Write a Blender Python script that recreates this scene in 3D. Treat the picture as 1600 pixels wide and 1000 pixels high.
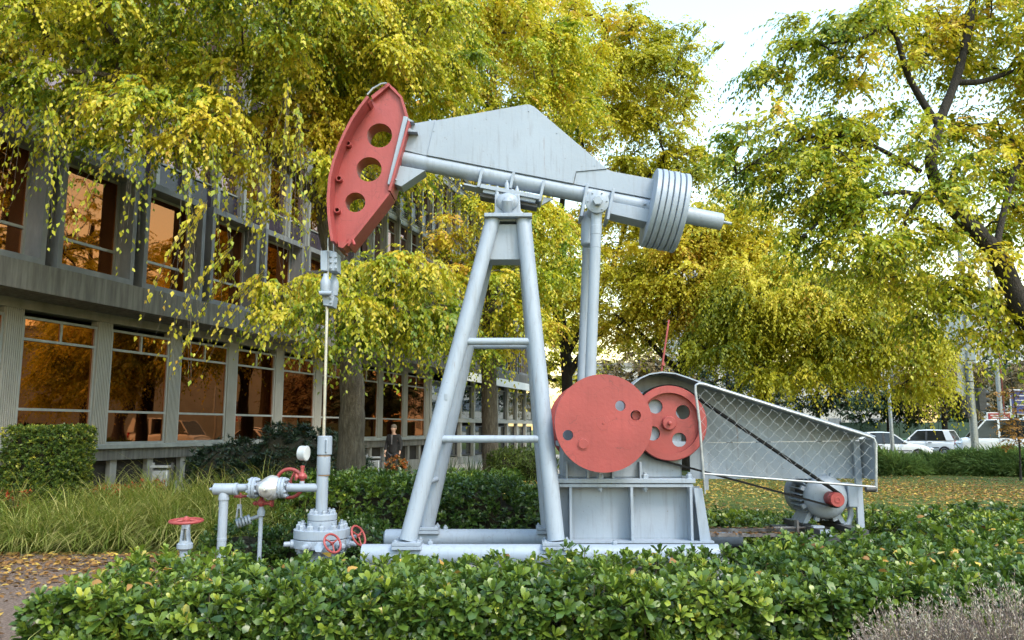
import bpy, bmesh, math, random
import numpy as np
from mathutils import Vector, Matrix
from mathutils.geometry import tessellate_polygon

for _o in list(bpy.data.objects):
    bpy.data.objects.remove(_o)
R = math.radians
scene = bpy.context.scene
COL = scene.collection
rng = np.random.default_rng(11)
random.seed(5)

# ------------------------------------------------------------------ camera
F = 1244.0                                   # focal length in photo pixels (1600 wide)
PITCH = math.atan(170.0 / F)
CAM = Vector((0, 0, 1.65))
cam_d = bpy.data.cameras.new('camera')
cam_d.sensor_width = 36.0
cam_d.lens = F / 1600.0 * 36.0
cam_d.clip_start = 0.1
cam_d.clip_end = 3000
cam = bpy.data.objects.new('camera', cam_d)
COL.objects.link(cam)
cam.location = CAM
cam.rotation_euler = (R(90) + PITCH, 0, 0)
scene.camera = cam

# ------------------------------------------------------------------ sky, sun, exposure
SUN_AZ, SUN_EL = R(142), R(50)               # azimuth clockwise from +Y: behind the camera, to the right
world = bpy.data.worlds.new('World')
scene.world = world
world.use_nodes = True
wn = world.node_tree
bg = wn.nodes['Background']
sky = wn.nodes.new('ShaderNodeTexSky')
sky.sky_type = 'NISHITA'
sky.sun_disc = False
sky.sun_elevation = SUN_EL
sky.sun_rotation = SUN_AZ
sky.air_density = 2.4
sky.dust_density = 1.0
sky.ozone_density = 3.0
wn.links.new(sky.outputs[0], bg.inputs[0])
bg.inputs[1].default_value = 0.15
sun_d = bpy.data.lights.new('sun', 'SUN')
sun_d.energy = 1.25
sun_d.angle = R(20)
sun_d.color = (1.0, 0.91, 0.77)
sun = bpy.data.objects.new('sun', sun_d)
COL.objects.link(sun)
to_sun = Vector((math.sin(SUN_AZ) * math.cos(SUN_EL), math.cos(SUN_AZ) * math.cos(SUN_EL), math.sin(SUN_EL)))
sun.rotation_euler = to_sun.to_track_quat('Z', 'Y').to_euler()
scene.view_settings.view_transform = 'Standard'
scene.view_settings.look = 'None'
scene.view_settings.gamma = 1.0
scene.view_settings.use_curve_mapping = False
scene.view_settings.exposure = 1.62
scene.cycles.use_denoising = True
scene.cycles.use_adaptive_sampling = True
scene.cycles.adaptive_threshold = 0.025
scene.cycles.max_bounces = 6
scene.cycles.diffuse_bounces = 3
scene.cycles.glossy_bounces = 3
scene.cycles.transparent_max_bounces = 12

# ------------------------------------------------------------------ helpers
_c, _s = math.cos(PITCH), math.sin(PITCH)
def W(px, py, Y):
    """world point at depth Y that the photo shows at pixel (px, py)"""
    u = 500.0 - py
    d = Vector((px - 800.0, F * _c - u * _s, F * _s + u * _c))
    return CAM + d * (Y / d.y)

def tag(o, label=None, cat=None, group=None, kind=None):
    if label: o['label'] = label
    if cat: o['category'] = cat
    if group: o['group'] = group
    if kind: o['kind'] = kind
    return o

def thing(name, label, cat, loc=(0, 0, 0), rz=0.0, group=None):
    o = bpy.data.objects.new(name, None)
    COL.objects.link(o)
    o.location = loc
    o.rotation_euler = (0, 0, rz)
    o.empty_display_size = 0.2
    return tag(o, label, cat, group)

def top_of(o):
    while o.parent: o = o.parent
    return o

def frame_from(z):
    z = Vector(z).normalized()
    a = Vector((0, 0, 1)) if abs(z.z) < 0.9 else Vector((1, 0, 0))
    x = a.cross(z).normalized()
    return x, z.cross(x), z

class MB:
    def __init__(self): self.v = []; self.f = []
    def add(self, vs, fs):
        b = len(self.v)
        self.v += [Vector(p) for p in vs]
        self.f += [tuple(i + b for i in q) for q in fs]
        return self
    def box(self, c, s, M=None):
        c = Vector(c); h = [x / 2 for x in s]
        vs = []
        for z in (-1, 1):
            for y in (-1, 1):
                for x in (-1, 1):
                    p = Vector((x * h[0], y * h[1], z * h[2]))
                    vs.append(c + (M @ p if M else p))
        return self.add(vs, [(0, 2, 3, 1), (4, 5, 7, 6), (0, 1, 5, 4), (2, 6, 7, 3), (0, 4, 6, 2), (1, 3, 7, 5)])
    def span(self, a, b):
        a, b = Vector(a), Vector(b)
        return self.box((a + b) / 2, [abs(x) for x in (b - a)])
    def bar(self, p0, p1, w, h, up=(0, 0, 1)):
        p0, p1 = Vector(p0), Vector(p1)
        x = (p1 - p0); L = x.length; x.normalize()
        up = Vector(up)
        y = up.cross(x).normalized(); z = x.cross(y)
        M = Matrix((x, y, z)).transposed()
        return self.box((p0 + p1) / 2, (L, w, h), M)
    def lathe(self, p0, axis, prof, n=20):
        x, y, z = frame_from(axis); p0 = Vector(p0)
        vs, fs = [], []
        for t, r in prof:
            for i in range(n):
                a = 2 * math.pi * i / n
                vs.append(p0 + z * t + (x * math.cos(a) + y * math.sin(a)) * r)
        m = len(prof)
        for j in range(m - 1):
            for i in range(n):
                k = (i + 1) % n
                fs.append((j * n + i, j * n + k, (j + 1) * n + k, (j + 1) * n + i))
        if prof[0][1] > 1e-6: fs.append(tuple(reversed(range(n))))
        if prof[-1][1] > 1e-6: fs.append(tuple((m - 1) * n + i for i in range(n)))
        return self.add(vs, fs)
    def cyl(self, p0, p1, r0, r1=None, n=18):
        p0, p1 = Vector(p0), Vector(p1)
        return self.lathe(p0, p1 - p0, [(0, r0), ((p1 - p0).length, r0 if r1 is None else r1)], n)
    def ring(self, p0, axis, ri, ro, t, n=40):
        return self.lathe_closed(p0, axis, [(0, ri), (0, ro), (t, ro), (t, ri)], n)
    def lathe_closed(self, p0, axis, prof, n=32):
        x, y, z = frame_from(axis); p0 = Vector(p0)
        vs, fs = [], []
        for t, r in prof:
            for i in range(n):
                a = 2 * math.pi * i / n
                vs.append(p0 + z * t + (x * math.cos(a) + y * math.sin(a)) * r)
        m = len(prof)
        for j in range(m):
            jj = (j + 1) % m
            for i in range(n):
                k = (i + 1) % n
                fs.append((j * n + i, j * n + k, jj * n + k, jj * n + i))
        return self.add(vs, fs)
    def tube(self, pts, r, n=10):
        pts = [Vector(p) for p in pts]
        rs = r if isinstance(r, (list, tuple)) else [r] * len(pts)
        vs, fs = [], []
        px = None
        for i, p in enumerate(pts):
            t = (pts[min(i + 1, len(pts) - 1)] - pts[max(i - 1, 0)]).normalized()
            if px is None: x, y, _ = frame_from(t)
            else:
                x = (px - t * px.dot(t)).normalized(); y = t.cross(x)
            px = x
            for k in range(n):
                a = 2 * math.pi * k / n
                vs.append(p + (x * math.cos(a) + y * math.sin(a)) * rs[i])
        for i in range(len(pts) - 1):
            for k in range(n):
                j = (k + 1) % n
                fs.append((i * n + k, i * n + j, (i + 1) * n + j, (i + 1) * n + k))
        fs.append(tuple(reversed(range(n)))); fs.append(tuple((len(pts) - 1) * n + k for k in range(n)))
        return self.add(vs, fs)
    def torus(self, c, nrm, Rr, r, n=32, m=8):
        x, y, z = frame_from(nrm); c = Vector(c)
        vs, fs = [], []
        for i in range(n):
            a = 2 * math.pi * i / n
            d = x * math.cos(a) + y * math.sin(a)
            for j in range(m):
                b = 2 * math.pi * j / m
                vs.append(c + d * (Rr + r * math.cos(b)) + z * r * math.sin(b))
        for i in range(n):
            for j in range(m):
                i2, j2 = (i + 1) % n, (j + 1) % m
                fs.append((i * m + j, i2 * m + j, i2 * m + j2, i * m + j2))
        return self.add(vs, fs)
    def ball(self, c, rx, ry=None, rz=None, nu=20, nv=12):
        ry = rx if ry is None else ry; rz = rx if rz is None else rz
        c = Vector(c)
        vs = [c + Vector((0, 0, rz))]; fs = []
        for j in range(1, nv):
            th = math.pi * j / nv
            for i in range(nu):
                a = 2 * math.pi * i / nu
                vs.append(c + Vector((rx * math.sin(th) * math.cos(a), ry * math.sin(th) * math.sin(a), rz * math.cos(th))))
        vs.append(c - Vector((0, 0, rz)))
        for i in range(nu):
            fs.append((0, 1 + i, 1 + (i + 1) % nu))
        for j in range(nv - 2):
            for i in range(nu):
                a, b = 1 + j * nu + i, 1 + j * nu + (i + 1) % nu
                fs.append((a, a + nu, b + nu, b))
        e = len(vs) - 1
        for i in range(nu):
            fs.append((e, 1 + (nv - 2) * nu + (i + 1) % nu, 1 + (nv - 2) * nu + i))
        return self.add(vs, fs)
    def prism(self, poly, y0, y1, holes=()):
        """polygon in the XZ plane (list of (x, z)) with holes, extruded from y0 to y1"""
        loops = [list(poly)] + [list(h) for h in holes]
        if not holes:
            n = len(poly)
            vs = [Vector((p[0], y0, p[1])) for p in poly] + [Vector((p[0], y1, p[1])) for p in poly]
            fs = [tuple(range(n)), tuple(reversed(range(n, 2 * n)))]
            fs += [(i, n + i, n + (i + 1) % n, (i + 1) % n) for i in range(n)]
            return self.add(vs, fs)
        bm = bmesh.new(); ed = []; k0 = 0
        for l in loops:
            bv = [bm.verts.new((p[0], p[1], 0)) for p in l]
            ed += [bm.edges.new((bv[i], bv[(i + 1) % len(bv)])) for i in range(len(bv))]
        bm.verts.index_update()
        bmesh.ops.triangle_fill(bm, use_beauty=True, use_dissolve=False, edges=ed)
        bm.verts.index_update()
        tri = [[w.index for w in q.verts] for q in bm.faces]
        bm.free()
        flat = [p for l in loops for p in l]
        n = len(flat)
        vs = [Vector((p[0], y0, p[1])) for p in flat] + [Vector((p[0], y1, p[1])) for p in flat]
        fs = [tuple(t) for t in tri] + [tuple(n + i for i in reversed(t)) for t in tri]
        b = 0
        for l in loops:
            m = len(l)
            fs += [(b + i, n + b + i, n + b + (i + 1) % m, b + (i + 1) % m) for i in range(m)]
            b += m
        return self.add(vs, fs)
    def mesh(self, name, mat, smooth=35, off=None):
        me = bpy.data.meshes.new(name)
        off = Vector(off) if off is not None else Vector((0, 0, 0))
        me.from_pydata([tuple(p - off) for p in self.v], [], self.f)
        bm = bmesh.new(); bm.from_mesh(me)
        bmesh.ops.recalc_face_normals(bm, faces=bm.faces[:])
        bm.to_mesh(me); bm.free()
        if mat: me.materials.append(mat)
        if smooth:
            me.polygons.foreach_set('use_smooth', [True] * len(me.polygons))
            me.set_sharp_from_angle(angle=R(smooth))
        me.update()
        return me

def obj(name, mb, mat, parent=None, local=False, smooth=35, bevel=0.0, kind=None):
    off = None
    if parent is not None and not local: off = top_of(parent).location
    me = mb.mesh(name, mat, smooth, off)
    o = bpy.data.objects.new(name, me)
    COL.objects.link(o)
    if parent is not None: o.parent = parent
    if bevel:
        m = o.modifiers.new('bevel', 'BEVEL')
        m.width = bevel; m.segments = 2; m.limit_method = 'ANGLE'; m.angle_limit = R(40)
        m.harden_normals = False
    if kind: o['kind'] = kind
    return o

def inst(name, me, parent, M):
    """another piece that shares mesh data; M is a matrix in world space (or in the root's space if the root is rotated)"""
    o = bpy.data.objects.new(name, me)
    COL.objects.link(o)
    if parent is not None:
        o.parent = parent
        M = Matrix.Translation(-top_of(parent).location) @ M
    o.matrix_local = M
    return o

def instl(name, me, parent, loc=(0, 0, 0), rz=0.0):
    o = bpy.data.objects.new(name, me)
    COL.objects.link(o)
    o.parent = parent
    o.location = loc
    o.rotation_euler = (0, 0, rz)
    return o

def align(z, loc, s=1.0):
    x, y, z = frame_from(z)
    return Matrix.Translation(Vector(loc)) @ Matrix((x, y, z)).transposed().to_4x4() @ Matrix.Scale(s, 4)

def copy_tree(o, parent=None):
    c = o.copy(); COL.objects.link(c)
    c.parent = parent
    for ch in list(o.children): copy_tree(ch, c)
    return c

# ------------------------------------------------------------------ materials
MATS = {}
def nt(name):
    m = bpy.data.materials.new(name); m.use_nodes = True
    t = m.node_tree
    p = t.nodes['Principled BSDF']
    return m, t, p
def N(t, kind, **kw):
    n = t.nodes.new(kind)
    for k, v in kw.items():
        if hasattr(n, k): setattr(n, k, v)
        else: n.inputs[k].default_value = v
    return n
def ramp(t, stops, fac=None, interp='LINEAR'):
    r = t.nodes.new('ShaderNodeValToRGB')
    e = r.color_ramp.elements
    r.color_ramp.interpolation = interp
    while len(e) < len(stops): e.new(0.5)
    for el, (p, c) in zip(e, stops):
        el.position = p; el.color = (*c, 1)
    if fac is not None: t.links.new(fac, r.inputs[0])
    return r
def surf(name, stops, scale=6.0, rough=0.5, bump=0.0, bscale=None, metallic=0.0, detail=6.0, spec=0.5, stretch=None, rrange=0.0, dist=0.02):
    """noise-driven colour over object coordinates"""
    m, t, p = nt(name)
    tc = N(t, 'ShaderNodeTexCoord')
    src = tc.outputs['Object']
    if stretch:
        mp = N(t, 'ShaderNodeMapping'); mp.inputs['Scale'].default_value = stretch
        t.links.new(src, mp.inputs[0]); src = mp.outputs[0]
    nz = N(t, 'ShaderNodeTexNoise', Scale=scale, Detail=detail, Roughness=0.6)
    t.links.new(src, nz.inputs['Vector'])
    r = ramp(t, stops, nz.outputs[0])
    t.links.new(r.outputs[0], p.inputs['Base Color'])
    p.inputs['Roughness'].default_value = rough
    p.inputs['Metallic'].default_value = metallic
    p.inputs['Specular IOR Level'].default_value = spec
    if rrange:
        mr = N(t, 'ShaderNodeMapRange'); mr.inputs[3].default_value = rough - rrange; mr.inputs[4].default_value = rough + rrange
        t.links.new(nz.outputs[0], mr.inputs[0]); t.links.new(mr.outputs[0], p.inputs['Roughness'])
    if bump:
        nb = N(t, 'ShaderNodeTexNoise', Scale=bscale or scale * 4, Detail=8.0)
        t.links.new(src, nb.inputs['Vector'])
        b = N(t, 'ShaderNodeBump', Strength=bump, Distance=dist)
        t.links.new(nb.outputs[0], b.inputs['Height'])
        t.links.new(b.outputs[0], p.inputs['Normal'])
    MATS[name] = m
    return m

def paint(name, base, dirt, chip, rough=0.45, crack=0.0, rust=0.0, fade=0.07, lump=0.16):
    """old brushed paint: broad tone changes, vertical grime runs, small worn specks"""
    m, t, p = nt(name)
    tc = N(t, 'ShaderNodeTexCoord')
    big = N(t, 'ShaderNodeTexNoise', Scale=1.7, Detail=5.0, Roughness=0.55)
    t.links.new(tc.outputs['Object'], big.inputs['Vector'])
    r1 = ramp(t, [(0.3, tuple(x * (1 - fade) for x in base)), (0.7, tuple(min(1, x * (1 + fade * .8)) for x in base))], big.outputs[0])
    mp = N(t, 'ShaderNodeMapping'); mp.inputs['Scale'].default_value = (22, 22, 2.2)
    t.links.new(tc.outputs['Object'], mp.inputs[0])
    st = N(t, 'ShaderNodeTexNoise', Scale=1.0, Detail=7.0, Roughness=0.62)
    t.links.new(mp.outputs[0], st.inputs['Vector'])
    f1 = ramp(t, [(0.52, (0, 0, 0)), (0.78, (0.55, 0.55, 0.55))], st.outputs[0])
    mx = N(t, 'ShaderNodeMix', data_type='RGBA')
    t.links.new(f1.outputs[0], mx.inputs[0]); t.links.new(r1.outputs[0], mx.inputs[6])
    mx.inputs[7].default_value = (*dirt, 1)
    sp = N(t, 'ShaderNodeTexNoise', Scale=26.0, Detail=4.0, Roughness=0.75)
    t.links.new(tc.outputs['Object'], sp.inputs['Vector'])
    f2 = ramp(t, [(0.655, (0, 0, 0)), (0.70, (0.65, 0.65, 0.65))], sp.outputs[0])
    mx2 = N(t, 'ShaderNodeMix', data_type='RGBA')
    t.links.new(f2.outputs[0], mx2.inputs[0]); t.links.new(mx.outputs[2], mx2.inputs[6])
    mx2.inputs[7].default_value = (*chip, 1)
    if rust:
        mp2 = N(t, 'ShaderNodeMapping'); mp2.inputs['Scale'].default_value = (13, 13, 1.5)
        t.links.new(tc.outputs['Object'], mp2.inputs[0])
        ru = N(t, 'ShaderNodeTexNoise', Scale=1.0, Detail=9.0, Roughness=0.7); t.links.new(mp2.outputs[0], ru.inputs['Vector'])
        f4 = ramp(t, [(0.63, (0, 0, 0)), (0.76, (rust, rust, rust))], ru.outputs[0])
        mx4 = N(t, 'ShaderNodeMix', data_type='RGBA')
        t.links.new(f4.outputs[0], mx4.inputs[0]); t.links.new(mx2.outputs[2], mx4.inputs[6]); mx4.inputs[7].default_value = (0.15, 0.095, 0.06, 1)
        mx2 = mx4
    wd = N(t, 'ShaderNodeTexNoise', Scale=3.0, Detail=4.0)
    t.links.new(tc.outputs['Object'], wd.inputs['Vector'])
    wm = N(t, 'ShaderNodeMix', data_type='VECTOR'); wm.inputs[0].default_value = 0.35
    t.links.new(tc.outputs['Object'], wm.inputs[4]); t.links.new(wd.outputs[1], wm.inputs[5])
    vo = N(t, 'ShaderNodeTexVoronoi', feature='DISTANCE_TO_EDGE', Scale=4.5)
    t.links.new(wm.outputs[1], vo.inputs['Vector'])
    f3 = ramp(t, [(0.0, (1, 1, 1)), (0.010, (0, 0, 0))], vo.outputs['Distance'])
    gate = ramp(t, [(0.40, (0, 0, 0)), (0.52, (crack, crack, crack))], wd.outputs[0])
    gm = N(t, 'ShaderNodeMath', operation='MULTIPLY')
    t.links.new(f3.outputs[0], gm.inputs[0]); t.links.new(gate.outputs[0], gm.inputs[1])
    mx3 = N(t, 'ShaderNodeMix', data_type='RGBA')
    t.links.new(gm.outputs[0], mx3.inputs[0]); t.links.new(mx2.outputs[2], mx3.inputs[6]); mx3.inputs[7].default_value = (*chip, 1)
    t.links.new(mx3.outputs[2], p.inputs['Base Color'])
    mr = N(t, 'ShaderNodeMapRange'); mr.inputs[3].default_value = rough - 0.1; mr.inputs[4].default_value = rough + 0.15
    t.links.new(st.outputs[0], mr.inputs[0]); t.links.new(mr.outputs[0], p.inputs['Roughness'])
    nb = N(t, 'ShaderNodeTexNoise', Scale=30.0, Detail=8.0)
    t.links.new(tc.outputs['Object'], nb.inputs['Vector'])
    b = N(t, 'ShaderNodeBump', Strength=lump, Distance=0.006)
    t.links.new(nb.outputs[0], b.inputs['Height']); t.links.new(b.outputs[0], p.inputs['Normal'])
    return m

def leafmat(name, stops, trans=0.35, rough=0.45, spec=0.4, tgain=1.25):
    """leaf colour from the per-leaf attribute 'tone'"""
    m, t, p = nt(name)
    at = N(t, 'ShaderNodeAttribute', attribute_name='tone')
    r = ramp(t, stops, at.outputs['Fac'])
    t.links.new(r.outputs[0], p.inputs['Base Color'])
    p.inputs['Roughness'].default_value = rough
    p.inputs['Specular IOR Level'].default_value = spec
    if trans > 0:
        tr = N(t, 'ShaderNodeBsdfTranslucent')
        g = N(t, 'ShaderNodeMix', data_type='RGBA', blend_type='MULTIPLY'); g.inputs[0].default_value = 1
        t.links.new(r.outputs[0], g.inputs[6]); g.inputs[7].default_value = (tgain, tgain, tgain * 0.7, 1)
        t.links.new(g.outputs[2], tr.inputs[0])
        ms = N(t, 'ShaderNodeMixShader'); ms.inputs[0].default_value = trans
        out = t.nodes['Material Output']
        t.links.new(p.outputs[0], ms.inputs[1]); t.links.new(tr.outputs[0], ms.inputs[2])
        t.links.new(ms.outputs[0], out.inputs[0])
    return m

GREY = paint('grey_paint', (0.268, 0.315, 0.385), (0.15, 0.155, 0.16), (0.13, 0.085, 0.055), rust=0.7, lump=0.22)
RED = paint('red_paint', (0.30, 0.052, 0.05), (0.20, 0.036, 0.033), (0.10, 0.03, 0.028), crack=0.7, fade=0.16, lump=0.35)
STEEL = surf('machined_steel', [(0.3, (0.34, 0.335, 0.32)), (0.7, (0.48, 0.47, 0.45))], 8, 0.35, 0.1, metallic=0.85)
RUSTY = surf('rusty_steel', [(0.3, (0.09, 0.06, 0.045)), (0.5, (0.15, 0.14, 0.14)), (0.7, (0.24, 0.23, 0.23))], 5, 0.75, 0.3)
RUBBER = surf('black_rubber', [(0.3, (0.006, 0.006, 0.006)), (0.7, (0.013, 0.013, 0.013))], 12, 0.85, 0.1, spec=0.2)
DARKIRON = surf('dark_iron', [(0.3, (0.03, 0.03, 0.033)), (0.7, (0.07, 0.07, 0.075))], 9, 0.6, 0.1)
SILVER = surf('silver_paint', [(0.3, (0.5, 0.51, 0.53)), (0.7, (0.66, 0.67, 0.69))], 7, 0.35, 0.06, metallic=0.6)
WHITEPAINT = surf('white_paint', [(0.3, (0.72, 0.73, 0.74)), (0.7, (0.82, 0.82, 0.82))], 5, 0.45, 0.03)
GALV = surf('galvanised_steel', [(0.3, (0.26, 0.28, 0.30)), (0.7, (0.42, 0.44, 0.46))], 14, 0.45, 0.05, metallic=0.5)
CONC = surf('concrete', [(0.25, (0.13, 0.125, 0.115)), (0.5, (0.22, 0.215, 0.20)), (0.75, (0.31, 0.30, 0.285))], 2.5, 0.85, 0.35, 30, stretch=(1, 1, 0.4))
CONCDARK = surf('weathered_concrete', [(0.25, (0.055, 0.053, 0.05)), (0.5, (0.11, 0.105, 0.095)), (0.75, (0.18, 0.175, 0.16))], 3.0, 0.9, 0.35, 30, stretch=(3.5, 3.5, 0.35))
BARK = surf('bark', [(0.25, (0.045, 0.036, 0.028)), (0.5, (0.095, 0.08, 0.062)), (0.75, (0.17, 0.15, 0.12))], 7, 0.95, 1.0, 22, stretch=(3, 3, 0.6), dist=0.05)
DBARK = surf('dark_bark', [(0.3, (0.013, 0.011, 0.010)), (0.7, (0.036, 0.030, 0.026))], 8, 0.95, 0.8, 25, stretch=(2, 2, 0.6), dist=0.04)
# ------------------------------------------------------------------ leaf meshes in bulk (numpy)
def nrm(a):
    return a / np.maximum(np.linalg.norm(a, axis=1, keepdims=True), 1e-9)

T_RHOMB = (np.array([[0, 0, 0], [0.42, 0.5, 0.10], [1, 0, -0.05], [0.42, -0.5, 0.10]]), [(0, 2, 1), (0, 3, 2)])
T_OVATE = (np.array([[0, 0, 0], [0.22, 0.44, 0.08], [0.56, 0.42, 0.05], [1, 0, -0.12], [0.56, -0.42, 0.09], [0.22, -0.44, 0.04]]),
           [(0, 5, 1), (1, 5, 4), (1, 4, 2), (2, 4, 3)])
T_OBOV = (np.array([[0, 0, 0], [0.36, 0.33, 0.07], [0.80, 0.45, 0.09], [1, 0, -0.03], [0.80, -0.45, 0.05], [0.36, -0.33, 0.07]]),
          [(0, 5, 1), (1, 5, 4), (1, 4, 2), (2, 4, 3)])
T_LANCE = (np.array([[0, 0, 0], [0.3, 0.5, 0.1], [0.7, 0.38, 0.03], [1, 0, -0.18], [0.7, -0.38, 0.03], [0.3, -0.5, 0.1]]),
           [(0, 5, 1), (1, 5, 4), (1, 4, 2), (2, 4, 3)])

def leaf_mesh(name, mat, pos, axis, up, L, Wd, tone, tmpl):
    """one mesh of many leaves: frames given per leaf"""
    tv, tf = tmpl
    n, V = len(pos), len(tv)
    x = nrm(axis)
    y = nrm(np.cross(up, x)); z = np.cross(x, y)
    L = np.broadcast_to(L, (n,)); Wd = np.broadcast_to(Wd, (n,))
    vs = (pos[:, None, :] + x[:, None, :] * (tv[None, :, 0:1] * L[:, None, None]) + y[:, None, :] * (tv[None, :, 1:2] * Wd[:, None, None])
          + z[:, None, :] * (tv[None, :, 2:3] * L[:, None, None]))
    tri = (np.arange(n)[:, None, None] * V + np.array(tf)[None]).reshape(-1)
    nf = n * len(tf)
    me = bpy.data.meshes.new(name)
    me.vertices.add(n * V); me.vertices.foreach_set('co', vs.reshape(-1).astype(np.float32))
    me.loops.add(nf * 3); me.loops.foreach_set('vertex_index', tri.astype(np.int32))
    me.polygons.add(nf)
    me.polygons.foreach_set('loop_start', np.arange(0, nf * 3, 3, dtype=np.int32))
    me.update(calc_edges=True)
    a = me.attributes.new('tone', 'FLOAT', 'POINT')
    a.data.foreach_set('value', np.repeat(np.clip(tone, 0, 1), V).astype(np.float32))
    if V > 4: me.polygons.foreach_set('use_smooth', np.ones(nf, dtype=bool))
    me.materials.append(mat)
    me.update()
    return me

def link_mesh(name, me, parent=None, kind=None):
    o = bpy.data.objects.new(name, me)
    COL.objects.link(o)
    if parent is not None: o.parent = parent
    if kind: o['kind'] = kind
    return o

def rnd_dirs(n):
    return nrm(rng.normal(size=(n, 3)))

def vnoise(p, f, seed=0):
    """cheap smooth pseudo-noise in [-1, 1] from sums of sines"""
    r = np.random.default_rng(seed + 100)
    out = np.zeros(len(p))
    for k in range(5):
        d = r.normal(size=3); d /= np.linalg.norm(d)
        out += np.sin(p @ d * f * (0.7 + 0.35 * k) + r.uniform(0, 6.28))
    return out / 3.0

def single_leaves(parent, name, mat, pos, axis, up, L, Wd, tone, tmpl, count=300):
    """the leaves that show largest, as objects of their own that share eight leaf meshes"""
    d = np.linalg.norm(pos - np.array(CAM), axis=1)
    x = nrm(axis); y = nrm(np.cross(up, x)); z = np.cross(x, y)
    view = nrm(pos - np.array(CAM))
    facing = np.abs(np.sum(z * view, axis=1)) + 0.15
    size = L * Wd * facing / d ** 2
    px = pos[:, 0] / np.maximum(pos[:, 1], .1) * F + 800
    dz = (pos[:, 2] - CAM.z) / np.maximum(pos[:, 1], .1)
    py = 500 - F * np.tan(np.arctan(dz) - PITCH)
    ok = (px > 10) & (px < 1590) & (py > 5) & (py < 990) & (pos[:, 1] > 1)
    size = np.where(ok, size, 0)
    idx = np.argsort(-size)[:count * 5]
    idx = rng.permutation(idx)[:count]
    tv, tf = tmpl
    shared = []
    order = np.argsort(tone[idx])
    root = top_of(parent).location
    groups = np.array_split(idx[order], 8)
    for g in groups:
        me = leaf_mesh(name, mat, np.zeros((1, 3)), np.array([[1., 0, 0]]), np.array([[0, 0, 1.]]), 1.0, 1.0, np.array([tone[g].mean()]), tmpl)
        for i in g:
            o = bpy.data.objects.new(name, me); COL.objects.link(o); o.parent = parent
            M = Matrix((Vector(x[i]) * L[i], Vector(y[i]) * Wd[i], Vector(z[i]) * L[i])).transposed().to_4x4()
            M.translation = Vector(pos[i]) - root
            o.matrix_local = M
    keep = np.ones(len(pos), dtype=bool); keep[idx] = False
    return keep

# --- shrubs and hedges: leaves in a shell around a signed distance field
def sd_box(p, c, h, r=0.12):
    q = np.abs(p - np.array(c)) - (np.array(h) - r)
    return np.linalg.norm(np.maximum(q, 0), axis=1) + np.minimum(q.max(axis=1), 0) - r
def sd_ell(p, c, rad):
    q = (p - np.array(c)) / np.array(rad)
    k = np.linalg.norm(q, axis=1)
    return (k - 1) * min(rad)
def shell_points(sdf, lo, hi, n, depth=0.14):
    out, nn = [], []
    lo, hi = np.array(lo), np.array(hi); got = 0
    for _ in range(90):
        p = rng.uniform(lo, hi, (60000, 3))
        d = sdf(p)
        p = p[(d < 0) & (d > -depth)]
        out.append(p); got += len(p)
        if got >= n: break
    p = np.concatenate(out)[:n]
    e = 0.02
    g = np.stack([sdf(p + np.array(v)) - sdf(p - np.array(v)) for v in ((e, 0, 0), (0, e, 0), (0, 0, e))], axis=1)
    return p, nrm(g), sdf(p)

def rosettes(p, nv, m, L, wr, lift=0.7, jitter=0.35, tone0=0.5, tspread=0.16, tseed=0, tfreq=2.0):
    """m leaves round each shoot tip; returns leaf frames"""
    n = len(p)
    a = nrm(nv * 0.75 + np.array([0, 0, lift]) + rng.normal(size=(n, 3)) * jitter)
    ref = rnd_dirs(n)
    x = nrm(np.cross(a, ref)); y = np.cross(a, x)
    k = np.arange(m)
    az = (k * 2.39996)[None, :] + rng.uniform(0, 6.28, (n, 1))
    tilt = R(18) + (k / m)[None, :] * R(62) + rng.normal(size=(n, m)) * 0.16
    rad = x[:, None, :] * np.cos(az)[..., None] + y[:, None, :] * np.sin(az)[..., None]
    ax = a[:, None, :] * np.cos(tilt)[..., None] + rad * np.sin(tilt)[..., None]
    up = a[:, None, :] * np.sin(tilt)[..., None] - rad * np.cos(tilt)[..., None]
    size = L * (0.66 + 0.45 * (k / m))[None, :] * rng.uniform(0.6, 1.25, (n, m)) * rng.uniform(.7, 1.2, (n, 1))
    pos = p[:, None, :] - a[:, None, :] * (0.035 * (k / m))[None, :, None] + rad * 0.004
    tone = tone0 + vnoise(p, tfreq, tseed)[:, None] * 0.12 + rng.normal(size=(n, 1)) * tspread * 0.7 + rng.normal(size=(n, m)) * tspread * 0.6 - (k / m)[None, :] * 0.12
    f = lambda q: q.reshape(-1, 3)
    Ls = size.reshape(-1)
    return f(pos), f(ax), f(up), Ls, Ls * wr * rng.uniform(0.85, 1.1, len(Ls)), tone.reshape(-1)

# --- trees
def curve_pts(a, b, n, sag, wob):
    t = np.linspace(0, 1, n + 1)[1:, None]
    p = a + (b - a) * t
    p = p + np.array([0, 0, 1]) * (sag * 4 * t * (1 - t))
    w = rng.normal(size=3) * wob
    return p + w * (np.sin(t * math.pi)) + rng.normal(size=(n, 3)) * wob * 0.25

def sample_crown(ells, n):
    vol = np.array([e[2] * e[1][0] * e[1][1] * e[1][2] for e in ells]); vol = vol / vol.sum()
    pick = rng.choice(len(ells), n, p=vol)
    d = rnd_dirs(n) * (rng.uniform(0.12, 1, (n, 1)) ** (1 / 2.6))
    c = np.array([e[0] for e in ells])[pick]; r = np.array([e[1] for e in ells])[pick]
    return c + d * r

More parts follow.
